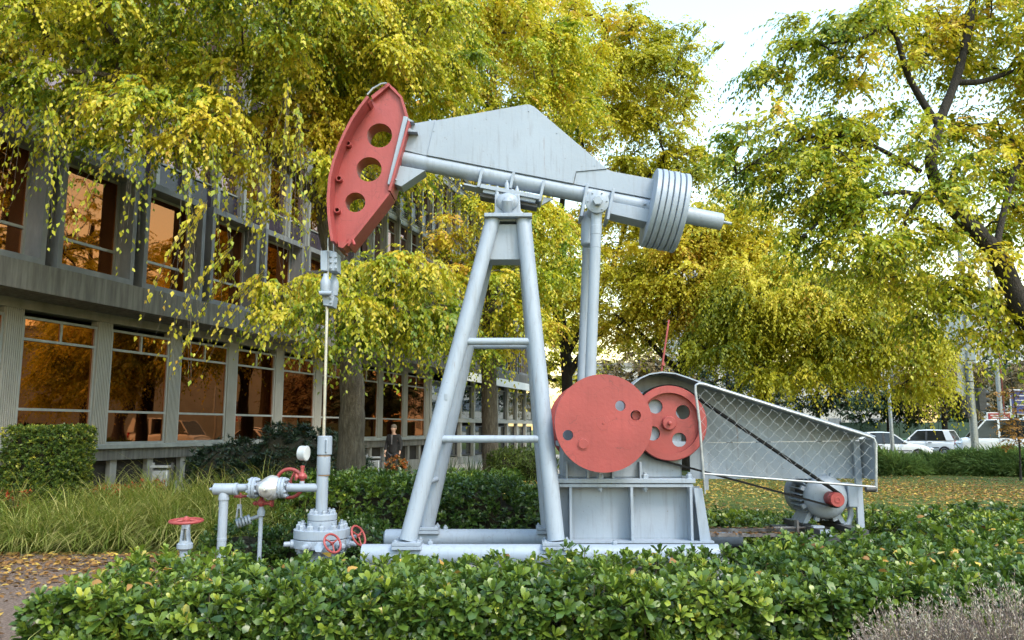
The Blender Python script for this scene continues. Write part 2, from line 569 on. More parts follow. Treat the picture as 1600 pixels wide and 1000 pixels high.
def make_tree(name, label, trunk, limbs, ells, n_tip, sprays, n_leaf, leaf_len, wr, mat, bark, tmpl=T_RHOMB, droop=0.9, spray_len=0.9,
              tone0=0.5, tseed=0, group=None, singles=0, twig_r=0.0, min_r=0.012, hang=(), tspread=0.13, weep=0.35):
    """trunk and limbs: lists of (point, radius); crown grown from them by nearest-branch growth"""
    base = Vector(trunk[0][0]); base.z = 0
    root = thing(name, label, 'tree', base, group=group)
    rootv = np.array(base)
    mb = MB()
    def smooth_path(pr, k=5):
        P = [Vector(p) for p, _ in pr]; Rr = [r for _, r in pr]; o, q = [], []
        for i in range(len(P) - 1):
            p0, p1, p2, p3 = P[max(i - 1, 0)], P[i], P[i + 1], P[min(i + 2, len(P) - 1)]
            for j in range(k):
                t = j / k
                o.append(0.5 * ((2 * p1) + (p2 - p0) * t + (2 * p0 - 5 * p1 + 4 * p2 - p3) * t * t + (3 * p1 - p0 - 3 * p2 + p3) * t ** 3))
                q.append(Rr[i] + (Rr[i + 1] - Rr[i]) * t)
        o.append(P[-1]); q.append(Rr[-1])
        return o, q
    nodes, rad = [], []
    tp, tr = smooth_path(trunk)
    tr = [r * (1 + 0.05 * math.sin(i * 2.1)) for i, r in enumerate(tr)]
    tr[0] *= 1.35
    tm = MB().tube(tp, tr, 16)
    obj('trunk', tm, bark, root, smooth=60)
    h0 = 0.35 * (tp[-1].z)
    for p, r in zip(tp, tr):
        if p.z > h0: nodes.append(np.array(p)); rad.append(r)
    for lb in limbs:
        lp, lr = smooth_path(lb)
        obj('limb', MB().tube(lp, lr, 10), bark, root, smooth=60)
        nodes += [np.array(p) for p in lp]; rad += list(lr)
    n_fix = len(nodes)
    tips = sample_crown(ells, n_tip)
    c0 = np.array(tp[-1])
    arr = np.array(nodes)
    dmin = np.array([np.min(np.linalg.norm(arr - t, axis=1)) for t in tips])
    order = np.argsort(dmin)
    pos = np.zeros((n_fix + n_tip * 4, 3)); pos[:n_fix] = arr
    parent = [-1] * n_fix; cnt = n_fix; ends = []
    paths = []
    for i in order:
        t = tips[i]
        dv = pos[:cnt] - t
        dd = np.einsum('ij,ij->i', dv, dv) + np.maximum(dv[:, 2], 0) ** 2 * 0.8
        j = int(np.argmin(dd))
        L = float(np.linalg.norm(pos[j] - t))
        cp = curve_pts(pos[j], t, 4, 0.08 * L, 0.06 * L)
        ids = [j]
        for q in cp:
            pos[cnt] = q; parent.append(ids[-1]); ids.append(cnt); cnt += 1
        paths.append(ids); ends.append(ids[-1]); 
    load = np.zeros(cnt)
    for e in ends: load[e] = 1
    for k in range(cnt - 1, -1, -1):
        if parent[k] >= 0: load[parent[k]] += load[k]
    rr = np.minimum(min_r * np.sqrt(np.maximum(load, 1)) * 0.9, 0.14)
    for ids in paths:
        r = [float(rr[ids[1]])] + [float(rr[k]) for k in ids[1:]]
        mb.tube([Vector(pos[k]) for k in ids], [max(x, min_r * 0.5) for x in r], 5)
    # sprays: drooping leafy twigs around every branch end
    endp = pos[ends]
    cen = endp.mean(axis=0)
    o_all = np.repeat(endp, sprays, axis=0)
    n = len(o_all)
    mid = pos[[p[-3] for p in paths]]; mid = np.repeat(mid, sprays, axis=0)
    tt = rng.uniform(.1, 1, (n, 1)) ** .6
    o_all = mid * (1 - tt) + o_all * tt + rng.normal(size=(n, 3)) * np.array([.13, .13, .05]) * spray_len
    out = nrm(o_all - cen)
    dirs = nrm(out * np.array([0.55, 0.55, 0.1]) + rng.normal(size=(n, 3)) * np.array([0.8, 0.8, 0.25]))
    Ls = spray_len * rng.uniform(0.45, 1.25, n)
    dro = droop * rng.uniform(0.4, 1.5, n)
    nl = np.full(n, n_leaf)
    if len(hang):                                   # single long pendulous strands seen in front
        ho = np.array([h[0] for h in hang]); hd = np.array([h[1] for h in hang]); hl = np.array([h[2] for h in hang])
        o_all = np.concatenate([o_all, ho]); dirs = np.concatenate([dirs, nrm(hd)]); Ls = np.concatenate([Ls, hl]); dro = np.concatenate([dro, np.full(len(ho), 1.1)])
        n = len(o_all)
    tl = (np.arange(n_leaf)[None, :] + rng.uniform(0, 1, (n, n_leaf))) / n_leaf
    down = np.array([0, 0, -1.0])
    P = o_all[:, None, :] + dirs[:, None, :] * (Ls[:, None] * tl)[..., None] + down * (dro[:, None] * Ls[:, None] * tl ** 2)[..., None] * 0.8
    tang = dirs[:, None, :] + down * (dro[:, None] * tl * 1.6)[..., None]
    tang = tang / np.linalg.norm(tang, axis=2, keepdims=True)
    side = np.where(np.arange(n_leaf) % 2 == 0, 1.0, -1.0)[None, :, None]
    lat = np.cross(tang, np.array([0, 0, 1.0])); lat = lat / np.maximum(np.linalg.norm(lat, axis=2, keepdims=True), 1e-6)
    ax = tang * 0.65 + lat * side * 0.62 + down * weep + rng.normal(size=P.shape) * 0.17
    up = np.array([0, 0, 1.0]) * 0.7 + tang * 0.3 + rng.normal(size=P.shape) * 0.28
    tw_tone = tone0 + np.concatenate([np.repeat(rng.normal(size=len(ends)) * tspread * .8, sprays), np.zeros(n - len(ends) * sprays)]) + vnoise(o_all, 0.9, tseed) * 0.17 + vnoise(o_all, 2.6, tseed + 3) * 0.11 + rng.normal(size=n) * tspread * 0.8
    tone = tw_tone[:, None] + rng.normal(size=(n, n_leaf)) * tspread * 0.5
    f = lambda q: q.reshape(-1, 3)
    LL = (leaf_len * rng.uniform(0.6, 1.2, P.shape[:2]) * (1 - 0.35 * tl)).reshape(-1)
    args = [f(P), f(ax), f(up), LL, LL * wr, tone.reshape(-1)]
    if twig_r:
        ts = np.linspace(0, 1, 3)
        for i in list(range(0, n - len(hang), 2)) + list(range(n - len(hang), n)):
            mb.tube([Vector(o_all[i] + dirs[i] * Ls[i] * t + down * dro[i] * Ls[i] * t * t * 0.8) for t in ts], [twig_r, twig_r * .8, twig_r * .4], 3)
    obj('branches', mb, bark, root, smooth=60, kind='stuff')
    if singles:
        keep = single_leaves(root, 'leaf', mat, *args, T_OVATE, singles)
        args = [q[keep] for q in args]
    args[0] = args[0] - rootv
    me = leaf_mesh('crown', mat, *args, tmpl)
    link_mesh('crown', me, root, 'stuff')
    return root
# ------------------------------------------------------------------ ground, lawn, path, road
def sheet(name, pts, z, mat, sub=0):
    mb = MB().add([(x, y, z) for x, y in pts], [tuple(range(len(pts)))])
    o = obj(name, mb, mat, None, smooth=0)
    tag(o, kind='structure')
    return o

def ground_mat(name, stops, scale, b=0.5, bs=60):
    return surf(name, stops, scale, 0.95, b, bs, spec=0.2, dist=0.03)
LAWN = ground_mat('lawn_turf', [(0.3, (0.035, 0.06, 0.012)), (0.5, (0.07, 0.10, 0.02)), (0.62, (0.13, 0.12, 0.03)), (0.75, (0.18, 0.13, 0.04))], 2.2)
GRAVEL = ground_mat('pink_gravel', [(0.28, (0.09, 0.065, 0.05)), (0.5, (0.21, 0.15, 0.118)), (0.72, (0.38, 0.285, 0.235))], 38, 1.0, 120)
SOIL = ground_mat('soil', [(0.3, (0.03, 0.02, 0.014)), (0.7, (0.09, 0.06, 0.04))], 9, 0.9, 50)
ASPHALT = ground_mat('asphalt', [(0.3, (0.04, 0.04, 0.042)), (0.7, (0.075, 0.075, 0.078))], 5, 0.4, 120)
PAVING = ground_mat('paving', [(0.3, (0.24, 0.225, 0.2)), (0.7, (0.40, 0.38, 0.35))], 3, 0.4, 60)

sheet('ground', [(-400, -60), (400, -60), (400, 900), (-400, 900)], -0.02, LAWN)
sheet('gravel_path', [(-9, -3), (-2.4, -3), (-2.6, 6), (-2.55, 8.9), (-3.6, 9.6), (-4.6, 10.9), (-9.5, 10.9), (-13, 8)], 0.0, GRAVEL)
sheet('planting_bed', [(-3.1, 4.9), (12, 4.9), (12, 11.9), (2.6, 12.2), (1.0, 14.5), (-3.8, 14.5), (-4.4, 10.6), (-3.0, 8.8)], 0.012, SOIL)
sheet('paved_terrace', [(-12, 19.5), (-6.2, 19.0), (-2.2, 24.6), (2.8, 30.5), (5, 52), (-1, 52), (-6, 30)], 0.004, PAVING)
sheet('road', [(6, 37.5), (160, 31), (160, 62), (4, 60)], 0.0, ASPHALT)
kb = MB()
kb.bar((6, 37.3, 0.06), (160, 30.8, 0.06), 0.25, 0.13)
tag(obj('kerb', kb, CONC, smooth=0), kind='structure')

# ------------------------------------------------------------------ building on the left
ALU = surf('aluminium_frame', [(0.3, (0.22, 0.235, 0.235)), (0.7, (0.34, 0.355, 0.35))], 4, 0.5, 0.1, metallic=0.35, stretch=(1, 1, .3))
SPANDREL = surf('dark_purple_panel', [(0.3, (0.022, 0.016, 0.03)), (0.7, (0.04, 0.03, 0.05))], 2, 0.2, 0.0)
BOXGREY = surf('grey_concrete_box', [(0.25, (0.085, 0.095, 0.11)), (0.55, (0.16, 0.17, 0.185)), (0.8, (0.26, 0.265, 0.27))], 2.2, 0.8, 0.25, 30, stretch=(1, 1, .4))
FLUTED = surf('fluted_cladding', [(0.3, (0.23, 0.23, 0.21)), (0.7, (0.34, 0.335, 0.31))], 2, 0.7, 0.1, stretch=(1, 1, .3))
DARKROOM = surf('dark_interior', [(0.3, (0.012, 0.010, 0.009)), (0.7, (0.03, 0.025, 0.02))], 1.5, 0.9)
CURTAIN = surf('green_curtain', [(0.3, (0.22, 0.28, 0.07)), (0.7, (0.36, 0.42, 0.12))], 3, 0.9)
BLINDS = surf('pale_curtain', [(0.3, (0.22, 0.2, 0.17)), (0.7, (0.36, 0.33, 0.28))], 3, 0.9)

def glass(name, refl, tint, k, rough=0.015, wav=0.012):
    m, t, p = nt(name)
    t.nodes.remove(p)
    g = N(t, 'ShaderNodeBsdfGlossy', Roughness=rough); g.inputs[0].default_value = (*refl, 1)
    tr = N(t, 'ShaderNodeBsdfTransparent'); tr.inputs[0].default_value = (*tint, 1)
    lw = N(t, 'ShaderNodeLayerWeight'); lw.inputs[0].default_value = 0.35
    mr = N(t, 'ShaderNodeMapRange'); mr.inputs[3].default_value = k; mr.inputs[4].default_value = min(1, k + 0.35)
    t.links.new(lw.outputs['Fresnel'], mr.inputs[0])
    ms = N(t, 'ShaderNodeMixShader')
    t.links.new(mr.outputs[0], ms.inputs[0]); t.links.new(tr.outputs[0], ms.inputs[1]); t.links.new(g.outputs[0], ms.inputs[2])
    tc = N(t, 'ShaderNodeTexCoord')
    nz = N(t, 'ShaderNodeTexNoise', Scale=0.9, Detail=1.0); t.links.new(tc.outputs['Object'], nz.inputs['Vector'])
    b = N(t, 'ShaderNodeBump', Strength=0.25, Distance=wav); t.links.new(nz.outputs[0], b.inputs['Height'])
    t.links.new(b.outputs[0], g.inputs['Normal'])
    t.links.new(ms.outputs[0], t.nodes['Material Output'].inputs[0])
    return m
BRONZE = glass('bronze_glass', (0.70, 0.28, 0.11), (0.40, 0.20, 0.11), 0.40)
ROSE = glass('rose_glass', (0.8, 0.52, 0.5), (0.25, 0.15, 0.14), 0.38)
CLEARG = glass('clear_glass', (0.8, 0.85, 0.9), (0.35, 0.37, 0.38), 0.35)

PHI = math.atan2(0.9565, 0.2917)
A0 = -14.0
bld = thing('office_building', 'long grey office building with bronze-tinted windows and projecting concrete window boxes', 'building', (A0, 0, 0), PHI)
# local frame of the building: x along the facade, -y outwards, z up
PITCHB = 2.21
S0 = 15.6
NB = 9
def lb(name, a, b, mat, parent=bld, smooth=0, bevel=0.0):
    return obj(name, MB().span(a, b), mat, parent, local=True, smooth=smooth, bevel=bevel)
SA, SB, SC = S0 - 2 * PITCHB, S0 + NB * PITCHB, S0 + NB * PITCHB + 17.0
# solid mass behind the glass
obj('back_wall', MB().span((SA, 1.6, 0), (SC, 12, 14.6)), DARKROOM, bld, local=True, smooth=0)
for z in (1.2, 4.3, 7.4, 10.4, 13.4):
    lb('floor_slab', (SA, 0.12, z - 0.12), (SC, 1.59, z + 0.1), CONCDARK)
lb('base_wall', (SA, -0.02, 0), (SB, 0.3, 0.42), CONC)
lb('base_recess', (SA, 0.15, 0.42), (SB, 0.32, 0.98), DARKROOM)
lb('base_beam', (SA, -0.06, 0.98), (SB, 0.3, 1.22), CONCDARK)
lb('sill_ledge', (SA, -0.16, 1.222), (SB, 0.2, 1.32), ALU, bevel=0.01)
for k in range(-4, 2 * NB):
    s = S0 + (k + 0.5) * PITCHB / 2
    lb('base_post', (s - 0.09, 0.02, 0.42), (s + 0.09, 0.14, 0.98), CONC)

# ground floor bays
colm = MB()
for i in range(9):
    colm.box(((i - 4) * 0.044, 0.0, 2.62), (0.026, 0.14, 2.6))
colm.box((0, 0.06, 2.62), (0.40, 0.16, 2.6))
col_me = colm.mesh('column', FLUTED, 0)
def frame_mesh(name, w, z0, z1, bars, mat, d=0.09, t=0.05, vbar=None):
    mb = MB()
    mb.span((-w / 2, -d / 2, z0), (-w / 2 + t, d / 2, z1)).span((w / 2 - t, -d / 2, z0), (w / 2, d / 2, z1))
    for z in [z0 + t / 2, z1 - t / 2] + list(bars):
        mb.span((-w / 2 + t, -d / 2, z - t / 2), (w / 2 - t, d / 2, z + t / 2))
    if vbar:
        mb.span((vbar[0] - t / 2, -d / 2 + .005, vbar[1] + t / 2), (vbar[0] + t / 2, d / 2 - .005, vbar[2] - t / 2))
    return mb.mesh(name, mat, 0)
def pane_mesh(name, x0, x1, z0, z1, mat):
    return MB().span((x0, -0.006, z0), (x1, 0.006, z1)).mesh(name, mat, 0)
GW = PITCHB - 0.40
gf_frame = frame_mesh('window', GW, 1.32, 3.80, (2.02, 3.36), ALU, vbar=(0, 3.36, 3.80))
gf_panes = [pane_mesh('pane', -GW / 2 + .05, GW / 2 - .05, 1.37, 1.995, BRONZE), pane_mesh('pane', -GW / 2 + .05, GW / 2 - .05, 2.045, 3.335, BRONZE),
            pane_mesh('pane', -GW / 2 + .05, -.025, 3.385, 3.75, BRONZE), pane_mesh('pane', .025, GW / 2 - .05, 3.385, 3.75, BRONZE)]
def curtain_mesh(name, x0, x1, z0, z1, mat, folds):
    n = folds * 6
    vs, fs = [], []
    for i in range(n + 1):
        x = x0 + (x1 - x0) * i / n
        y = 0.05 * math.sin(i / 6 * 2 * math.pi) + 0.02 * math.sin(i * .9)
        vs += [(x, y, z0), (x, y * .8, z1)]
    for i in range(n): fs.append((2 * i, 2 * i + 2, 2 * i + 3, 2 * i + 1))
    return MB().add(vs, fs).mesh(name, mat, 60)
cur_a = curtain_mesh('curtain', -GW / 2 + .06, -GW / 2 + .75, 1.35, 3.8, CURTAIN, 6)
cur_b = curtain_mesh('curtain', -GW / 2 + .06, GW / 2 - .35, 1.35, 3.8, CURTAIN, 12)
for k in range(-2, NB + 1):
    instl('column', col_me, bld, (S0 + k * PITCHB, 0, 0))
for k in range(-2, NB):
    xc = S0 + (k + 0.5) * PITCHB
    w = instl('window', gf_frame, bld, (xc, 0.01, 0))
    for pm in gf_panes:
        q = instl('pane', pm, w, (0, random.uniform(-.004, .004), 0)); q.rotation_euler = (random.uniform(-.004, .004), 0, random.uniform(-.006, .006))
    if k in (1, 4, 7): instl('curtain', cur_a, w, (0, 0.16, 0))
    if k in (2, 5): instl('curtain', cur_b, w, (0, 0.16, 0))
lb('lintel_band', (SA, -0.1, 3.92), (SB, 0.3, 4.1), CONC)
# heavy fascia slab that carries the window boxes
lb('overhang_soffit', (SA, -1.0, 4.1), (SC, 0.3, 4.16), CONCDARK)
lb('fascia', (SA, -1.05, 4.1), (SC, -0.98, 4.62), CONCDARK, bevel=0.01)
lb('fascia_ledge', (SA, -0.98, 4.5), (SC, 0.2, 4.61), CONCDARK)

# first floor: projecting concrete boxes, one per bay
BW = PITCHB - 0.26
bz0, bz1, yo = 4.64, 7.06, -0.82
box_mb = MB()
box_mb.span((-BW / 2, yo, bz0), (-BW / 2 + .11, 0.1, bz1)).span((BW / 2 - .11, yo, bz0), (BW / 2, 0.1, bz1))
box_mb.span((-BW / 2 + .11, yo, bz0), (BW / 2 - .11, 0.1, bz0 + .14)).span((-BW / 2 + .11, yo, bz1 - .14), (BW / 2 - .11, 0.1, bz1))
box_me = box_mb.mesh('window_box', BOXGREY, 0)
bw = BW - .22
bf_frame = frame_mesh('window', bw, bz0 + .14, bz1 - .14, (5.38,), ALU, t=.055)
bf_panes = [pane_mesh('pane', -bw / 2 + .055, bw / 2 - .055, bz0 + .195, 5.352, BRONZE), pane_mesh('pane', -bw / 2 + .055, bw / 2 - .055, 5.408, bz1 - .195, BRONZE)]
NBX = int((SC - SA) / PITCHB)
for k in range(-2, NBX - 2):
    xc = S0 + (k + 0.5) * PITCHB
    b = instl('window_box', box_me, bld, (xc, 0, 0))
    w = instl('window', bf_frame, b, (0, -0.38, 0))
    for pm in bf_panes:
        q = instl('pane', pm, b, (0, -0.38 + random.uniform(-.004, .004), 0)); q.rotation_euler = (random.uniform(-.004, .004), 0, random.uniform(-.006, .006))
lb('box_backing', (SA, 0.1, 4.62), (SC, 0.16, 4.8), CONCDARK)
# upper storeys: purple spandrels, twin windows, aluminium mullions, sun louvres
half = PITCHB / 2
up_frame = frame_mesh('window', half - .12, 7.92, 9.75, (9.25,), ALU, t=.045)
up_panes = [pane_mesh('pane', -half / 2 + .1, half / 2 - .1, 7.965, 9.228, ROSE), pane_mesh('pane', -half / 2 + .1, half / 2 - .1, 9.272, 9.705, ROSE)]
span_me = MB().span((-half / 2 + .06, -.03, 7.09), (half / 2 - .06, .03, 7.87)).mesh('spandrel_panel', SPANDREL, 0)
mull_me = MB().span((-.055, -.2, 7.07), (.055, .1, 13.6)).span((-.09, -.12, 7.07), (.09, .1, 13.6)).mesh('mullion', ALU, 0)
nh = int((SC - SA) / half)
for j in range(nh + 1):
    instl('mullion', mull_me, bld, (SA + j * half, 0, 0))
for lev in range(2):
    for j in range(nh):
        xc = SA + (j + .5) * half; dz = lev * 3.05
        sp = instl('spandrel_panel', span_me, bld, (xc, 0, dz))
        w = instl('window', up_frame, bld, (xc, 0.02, dz))
        for pm in up_panes:
            q = instl('pane', pm, w, (0, 0, 0)); q.rotation_euler = (random.uniform(-.006, .006), 0, random.uniform(-.008, .008))
    dz = lev * 3.05
    lb('storey_band', (SA, -.1, 9.77 + dz), (SC, .1, 10.1 + dz), ALU)
    for i in range(5):
        o = obj('louvre_slat', MB().bar((SA, -.32 - i * .12, 9.86 + dz), (SC, -.32 - i * .12, 9.86 + dz), .1, .018, (0, -.5, 1)), ALU, bld, local=True, smooth=0)
lb('parapet', (SA, -.25, 13.62), (SC, .1, 14.7), CONC)
# far wing: higher sill and a second row of dark windows beneath
lb('wing_base', (SB + .25, .1, 0), (SC, .4, .35), CONC)
lb('wing_sill', (SB + .25, -.12, 1.95), (SC, .2, 2.12), FLUTED)
wp = 1.85
wf = frame_mesh('window', wp - .2, 2.12, 3.75, (), ALU)
wpn = pane_mesh('pane', -wp / 2 + .15, wp / 2 - .15, 2.17, 3.70, CLEARG)
wl = frame_mesh('basement_window', wp - .2, .40, 1.80, (1.1,), DARKIRON)
wlp = pane_mesh('pane', -wp / 2 + .15, wp / 2 - .15, .45, 1.75, CLEARG)
wc = MB().span((-.1, -.08, .35), (.1, .12, 4.08)).mesh('wing_column', FLUTED, 0)
for k in range(9):
    xc = SB + .35 + (k + .5) * wp
    w = instl('window', wf, bld, (xc, .05, 0)); instl('pane', wpn, w)
    w = instl('basement_window', wl, bld, (xc, .12, 0)); instl('pane', wlp, w)
    instl('wing_column', wc, bld, (xc - wp / 2, 0, 0))
lb('wing_fascia', (SB + .02, -1.5, 3.72), (SC, -1.4, 4.09), WHITEPAINT)
# ------------------------------------------------------------------ pumpjack
YB = 9.35                                     # plane of the walking beam
YN, YF = 8.70, 9.98                           # near and far skid tubes
pj_loc = Vector((W(800, 860, YB).x, YB, 0.0))
pj = thing('pumpjack', 'grey oil pumpjack with red horsehead, red crank discs and belt guard', 'pumpjack', pj_loc)
def xz(pts, Y): return [(W(a, b, Y).x, W(a, b, Y).z) for a, b in pts]
def circ(c, r, n=28): return [(c[0] + r * math.cos(2 * math.pi * i / n), c[1] + r * math.sin(2 * math.pi * i / n)) for i in range(n)]
def at(px, py, Y): return W(px, py, Y)
def hexbolt(r, h, shank=0.0, n=6):
    mb = MB().lathe((0, 0, 0), (0, 0, 1), [(0, r), (h * .8, r), (h, r * .8)], n)
    mb.lathe((0, 0, h), (0, 0, 1), [(0, r * .5), (h * .5, r * .5)], 8)
    return mb
BOLT = hexbolt(.018, .02).mesh('bolt', GREY, 30)
BOLTB = hexbolt(.03, .035).mesh('bolt', GREY, 30)
def bolt(parent, loc, axis=(0, 0, 1), s=1.0, big=False):
    return inst('bolt', BOLTB if big else BOLT, parent, align(axis, loc, s))

# concrete footing under the skid
tag(obj('concrete_footing', MB().span((W(560, 860, YN).x - .1, 8.35, 0), (W(1130, 860, YN).x + .3, 10.35, .16)), CONC, smooth=0, bevel=.02),
    'low concrete slab under the pumpjack skid, almost hidden by the hedge', 'slab')

# skid
zt = at(700, 866, YN).z
skid = obj('skid', MB().cyl((at(566, 866, YN).x, YN, zt), (at(1122, 866, YN).x, YN, zt), .105, n=28), GREY, pj)
obj('skid_tube', MB().lathe((at(600, 841, YF).x, YF, zt), (1, 0, 0), [(0, .07), (.02, .1), (.06, .105), (4.35, .105)], 28), GREY, skid)
for px in (905, 1075):
    obj('skid_cross_tube', MB().cyl((at(px, 866, YN).x, YN, zt - .02), (at(px, 866, YN).x, YF, zt - .02), .07, n=18), GREY, skid)
for x in (at(672, 855, YN).x, at(960, 855, YN).x):
    bolt(skid, (x, YN - .01, zt + .10), big=True)
bolt(skid, (at(696, 828, YF).x, YF, zt + .10), big=True)

# samson post
post = obj('post_cap_plate', MB().box((at(794, 346, YB).x, YB, at(794, 346, YB).z), (.56, .62, .045)), GREY, pj, bevel=.006)
zc = at(794, 346, YB).z - .02
xl, xr = at(770, 350, 9.16).x, at(818, 350, 9.16).x
zf = zt + .12
feet = {'nl': at(637, 848, YN).x, 'nr': at(869, 848, YN).x, 'fl': at(667, 826, YF).x, 'fr': at(857, 826, YF).x}
legs = {}
for key, xt, yt, yb in (('nl', xl, 9.17, YN), ('nr', xr, 9.17, YN), ('fl', xl, 9.55, YF), ('fr', xr, 9.55, YF)):
    b, t = Vector((feet[key], yb, zf + .02)), Vector((xt, yt, zc))
    legs[key] = (b, t)
    lg = obj('leg', MB().cyl(b, t, .092, .088, 28), GREY, pj)
    mb = MB().box((b.x, yb, zf), (.30, .28, .035)).box((b.x + .005, yb, zf - .04), (.31, .29, .036))
    ft = obj('foot_plate', mb, GREY, lg, bevel=.004)
    obj('foot_web', MB().box((b.x, yb, zf - .09), (.03, .2, .07)), GREY, lg)
    for sx in (-1, 1):
        for sy in (-1, 1):
            bolt(lg, (b.x + sx * .12, yb + sy * .11, zf + .017), s=.95)
    if key == 'nl':
        m_ = (b + (t - b) * .42)
        obj('name_plate', MB().box(m_ + Vector((.012, -.094, 0)), (.035, .008, .07)), GREY, lg, bevel=.002)
def on_leg(key, z):
    b, t = legs[key]; k = (z - b.z) / (t.z - b.z)
    return b + (t - b) * k
for (a, b_, py, Y) in (('nl', 'nr', 533, 8.95), ('fl', 'fr', 541, 9.78), ('nl', 'nr', 686, 8.83), ('fl', 'fr', 686, 9.9)):
    z = at(780, py, Y).z
    obj('cross_brace', MB().cyl(on_leg(a, z), on_leg(b_, z), .041, n=18), GREY, pj)
for key in (('nl', 'fl'),):
    for py in (528, 690, 755):
        z = at(690, py, 9.1).z
        obj('side_brace', MB().cyl(on_leg('nl', z), on_leg('fl', z), .03, n=14), GREY, pj)
for py in (640,):
    z = at(860, py, 9.1).z
    obj('side_brace', MB().cyl(on_leg('nr', z), on_leg('fr', z), .03, n=14), GREY, pj)
# gusset box between the leg tops
g = xz([(771, 351), (816, 351), (817, 406), (757, 406)], 9.2)
obj('post_gusset', MB().prism(g, 9.18, 9.52), GREY, pj, bevel=.004)
wl_ = obj('post_wing_plate', MB().add([at(760, 352, 9.2), at(745, 402, 9.15), at(752, 402, 9.5), at(764, 352, 9.5)], [(0, 1, 2, 3)]), GREY, pj)
wl_.modifiers.new('s', 'SOLIDIFY').thickness = .012

# saddle bearing
ped = xz([(773, 303), (812, 303), (813.5, 328), (820, 334), (830, 338), (831.5, 345), (757, 345), (757.5, 341), (767, 336), (773, 330)], 9.15)
brg = obj('saddle_bearing', MB().prism(ped, 9.16, 9.54), GREY, pj, bevel=.01)
bc = at(792.5, 316, 9.16)
obj('bearing_dome', MB().ball((bc.x, 9.17, bc.z), .135, .075, .115, 28, 16), GREY, brg)
obj('bearing_nose', MB().lathe((bc.x, 9.125, bc.z - .16), (0, -.25, 1), [(0, .03), (.05, .055), (.16, .062), (.2, .03)], 18), GREY, brg)
capc = at(792.5, 302, 9.16)
obj('bearing_cap', MB().lathe((capc.x, 9.34, capc.z), (0, 0, 1), [(-.01, .15), (.02, .15), (.06, .125), (.10, .07), (.115, .03)], 28), GREY, brg)
for px in (777, 792, 808):
    p = at(px, 298 if px != 792 else 289, 9.16)
    obj('cap_stud', MB().lathe((p.x, 9.2, p.z - .05), (0, 0, 1), [(0, .028), (.07, .028), (.085, .02), (.1, .014), (.12, .012)], 10), GREY, brg)

# walking beam
A, B = at(627, 248, YB), at(1128, 346.5, YB)
u = (B - A).normalized(); v = Vector((-u.z, 0, u.x)) if u.x > 0 else None
if v.z < 0: v = -v
beam = obj('walking_beam', MB().cyl(A, at(1015, 324.4, YB), .1, n=36), GREY, pj)
obj('side_plate', MB().prism(xz([(640, 198), (682, 191), (668, 247), (628, 237)], YB), YB - .082, YB + .082), GREY, beam, bevel=.003)
obj('cover_plate', MB().prism(xz([(681, 193), (820, 168.3), (827, 168), (835, 172), (947, 267.5), (899, 272), (895, 290.5), (668, 246.5)], YB), YB - .096, YB + .096), GREY, beam, bevel=.003)
obj('side_plate', MB().prism(xz([(899.6, 272.2), (948, 268), (957, 271.5), (1025, 284), (1021, 314), (895.6, 290.7)], YB), YB - .082, YB + .082), GREY, beam, bevel=.003)
for px, py in ((760, 186), (826, 174), (870, 208), (929, 259), (678, 205), (690, 246), (790, 267), (885, 285)):
    p = at(px, py, YB - .096); inst('rivet', BOLT, beam, align((0, -1, 0), (p.x, YB - .096, p.z), .35))
obj('end_plate', MB().prism(xz([(634, 191), (640.5, 192.5), (617, 298), (609, 295)], YB), YB - .2, YB + .2), GREY, beam, bevel=.004)
obj('end_gusset', MB().prism(xz([(619, 262), (666, 271), (629, 296), (614, 290)], YB), YB - .12, YB + .12), GREY, beam, bevel=.003)
for (a, b_, c_) in (((640, 208), (655, 215), (639, 214)), ((641, 194), (650, 199), (640, 199))):
    obj('end_rib', MB().prism(xz([a, b_, c_], YB), YB - .19, YB - .08), GREY, beam)
for px, py in ((632, 219), (629, 232), (618, 287), (622, 262)):
    p = at(px, py, YB); bolt(beam, (p.x + .02, YB - .15, p.z), u, .8)
M_u = Matrix((u, Vector((0, 1, 0)), v)).transposed()
for px, py, h in ((751, 283, .24), (800, 287, .2), (846, 303, .27)):
    p = at(px, py, YB)
    obj('clamp_strap', MB().box((p.x, YB, p.z), (.034, .29, h), M_u), GREY, beam, bevel=.004)
p = at(797, 306, YB)
obj('saddle_plate', MB().box((p.x, YB, p.z), (.72, .36, .05), M_u).box(Vector((p.x, YB, p.z)) - v * .045, (.64, .3, .045), M_u), GREY, beam, bevel=.004)
obj('shim_block', MB().box(Vector((p.x, YB, p.z)) - v * .085 + u * .2, (.3, .2, .04), M_u), DARKIRON, beam)
obj('shim_block', MB().box(Vector((p.x, YB, p.z)) - v * .085 - u * .25, (.2, .2, .04), M_u), DARKIRON, beam)
p2 = at(738, 294, YB); obj('stop_plate', MB().box((p2.x, YB, p2.z), (.2, .22, .02), M_u), GREY, beam)
for k in (-.26, -.16, .14, .23):
    q = Vector((p.x, YB - .14, p.z)) + u * k + v * .025; bolt(beam, q, v, .8)
obj('strap_gusset', MB().prism(xz([(849, 309), (864, 311), (846, 321)], YB), YB - .02, YB + .02), GREY, beam)
for (a, b_) in (((918, 287), (908.5, 338)), ((959, 294.5), (949.5, 343))):
    pa, pb = at(*a, 9.2), at(*b_, 9.2)
    M = Matrix(((pb - pa).normalized(), Vector((0, 1, 0)), (pb - pa).normalized().cross(Vector((0, 1, 0))))).transposed()
    obj('clamp_plate', MB().box((pa + pb) / 2 + Vector((0, .17, 0)), ((pb - pa).length, .36, .036), M), GREY, beam, bevel=.005)
obj('tail_channel', MB().prism(xz([(956, 316), (1018, 328.5), (1014, 348.5), (952, 334)], 9.22), 9.2, 9.5), GREY, beam, bevel=.004)
p = at(1007.5, 319, YB - .1); bolt(beam, (p.x, YB - .103, p.z), (0, -1, 0), 1.0)
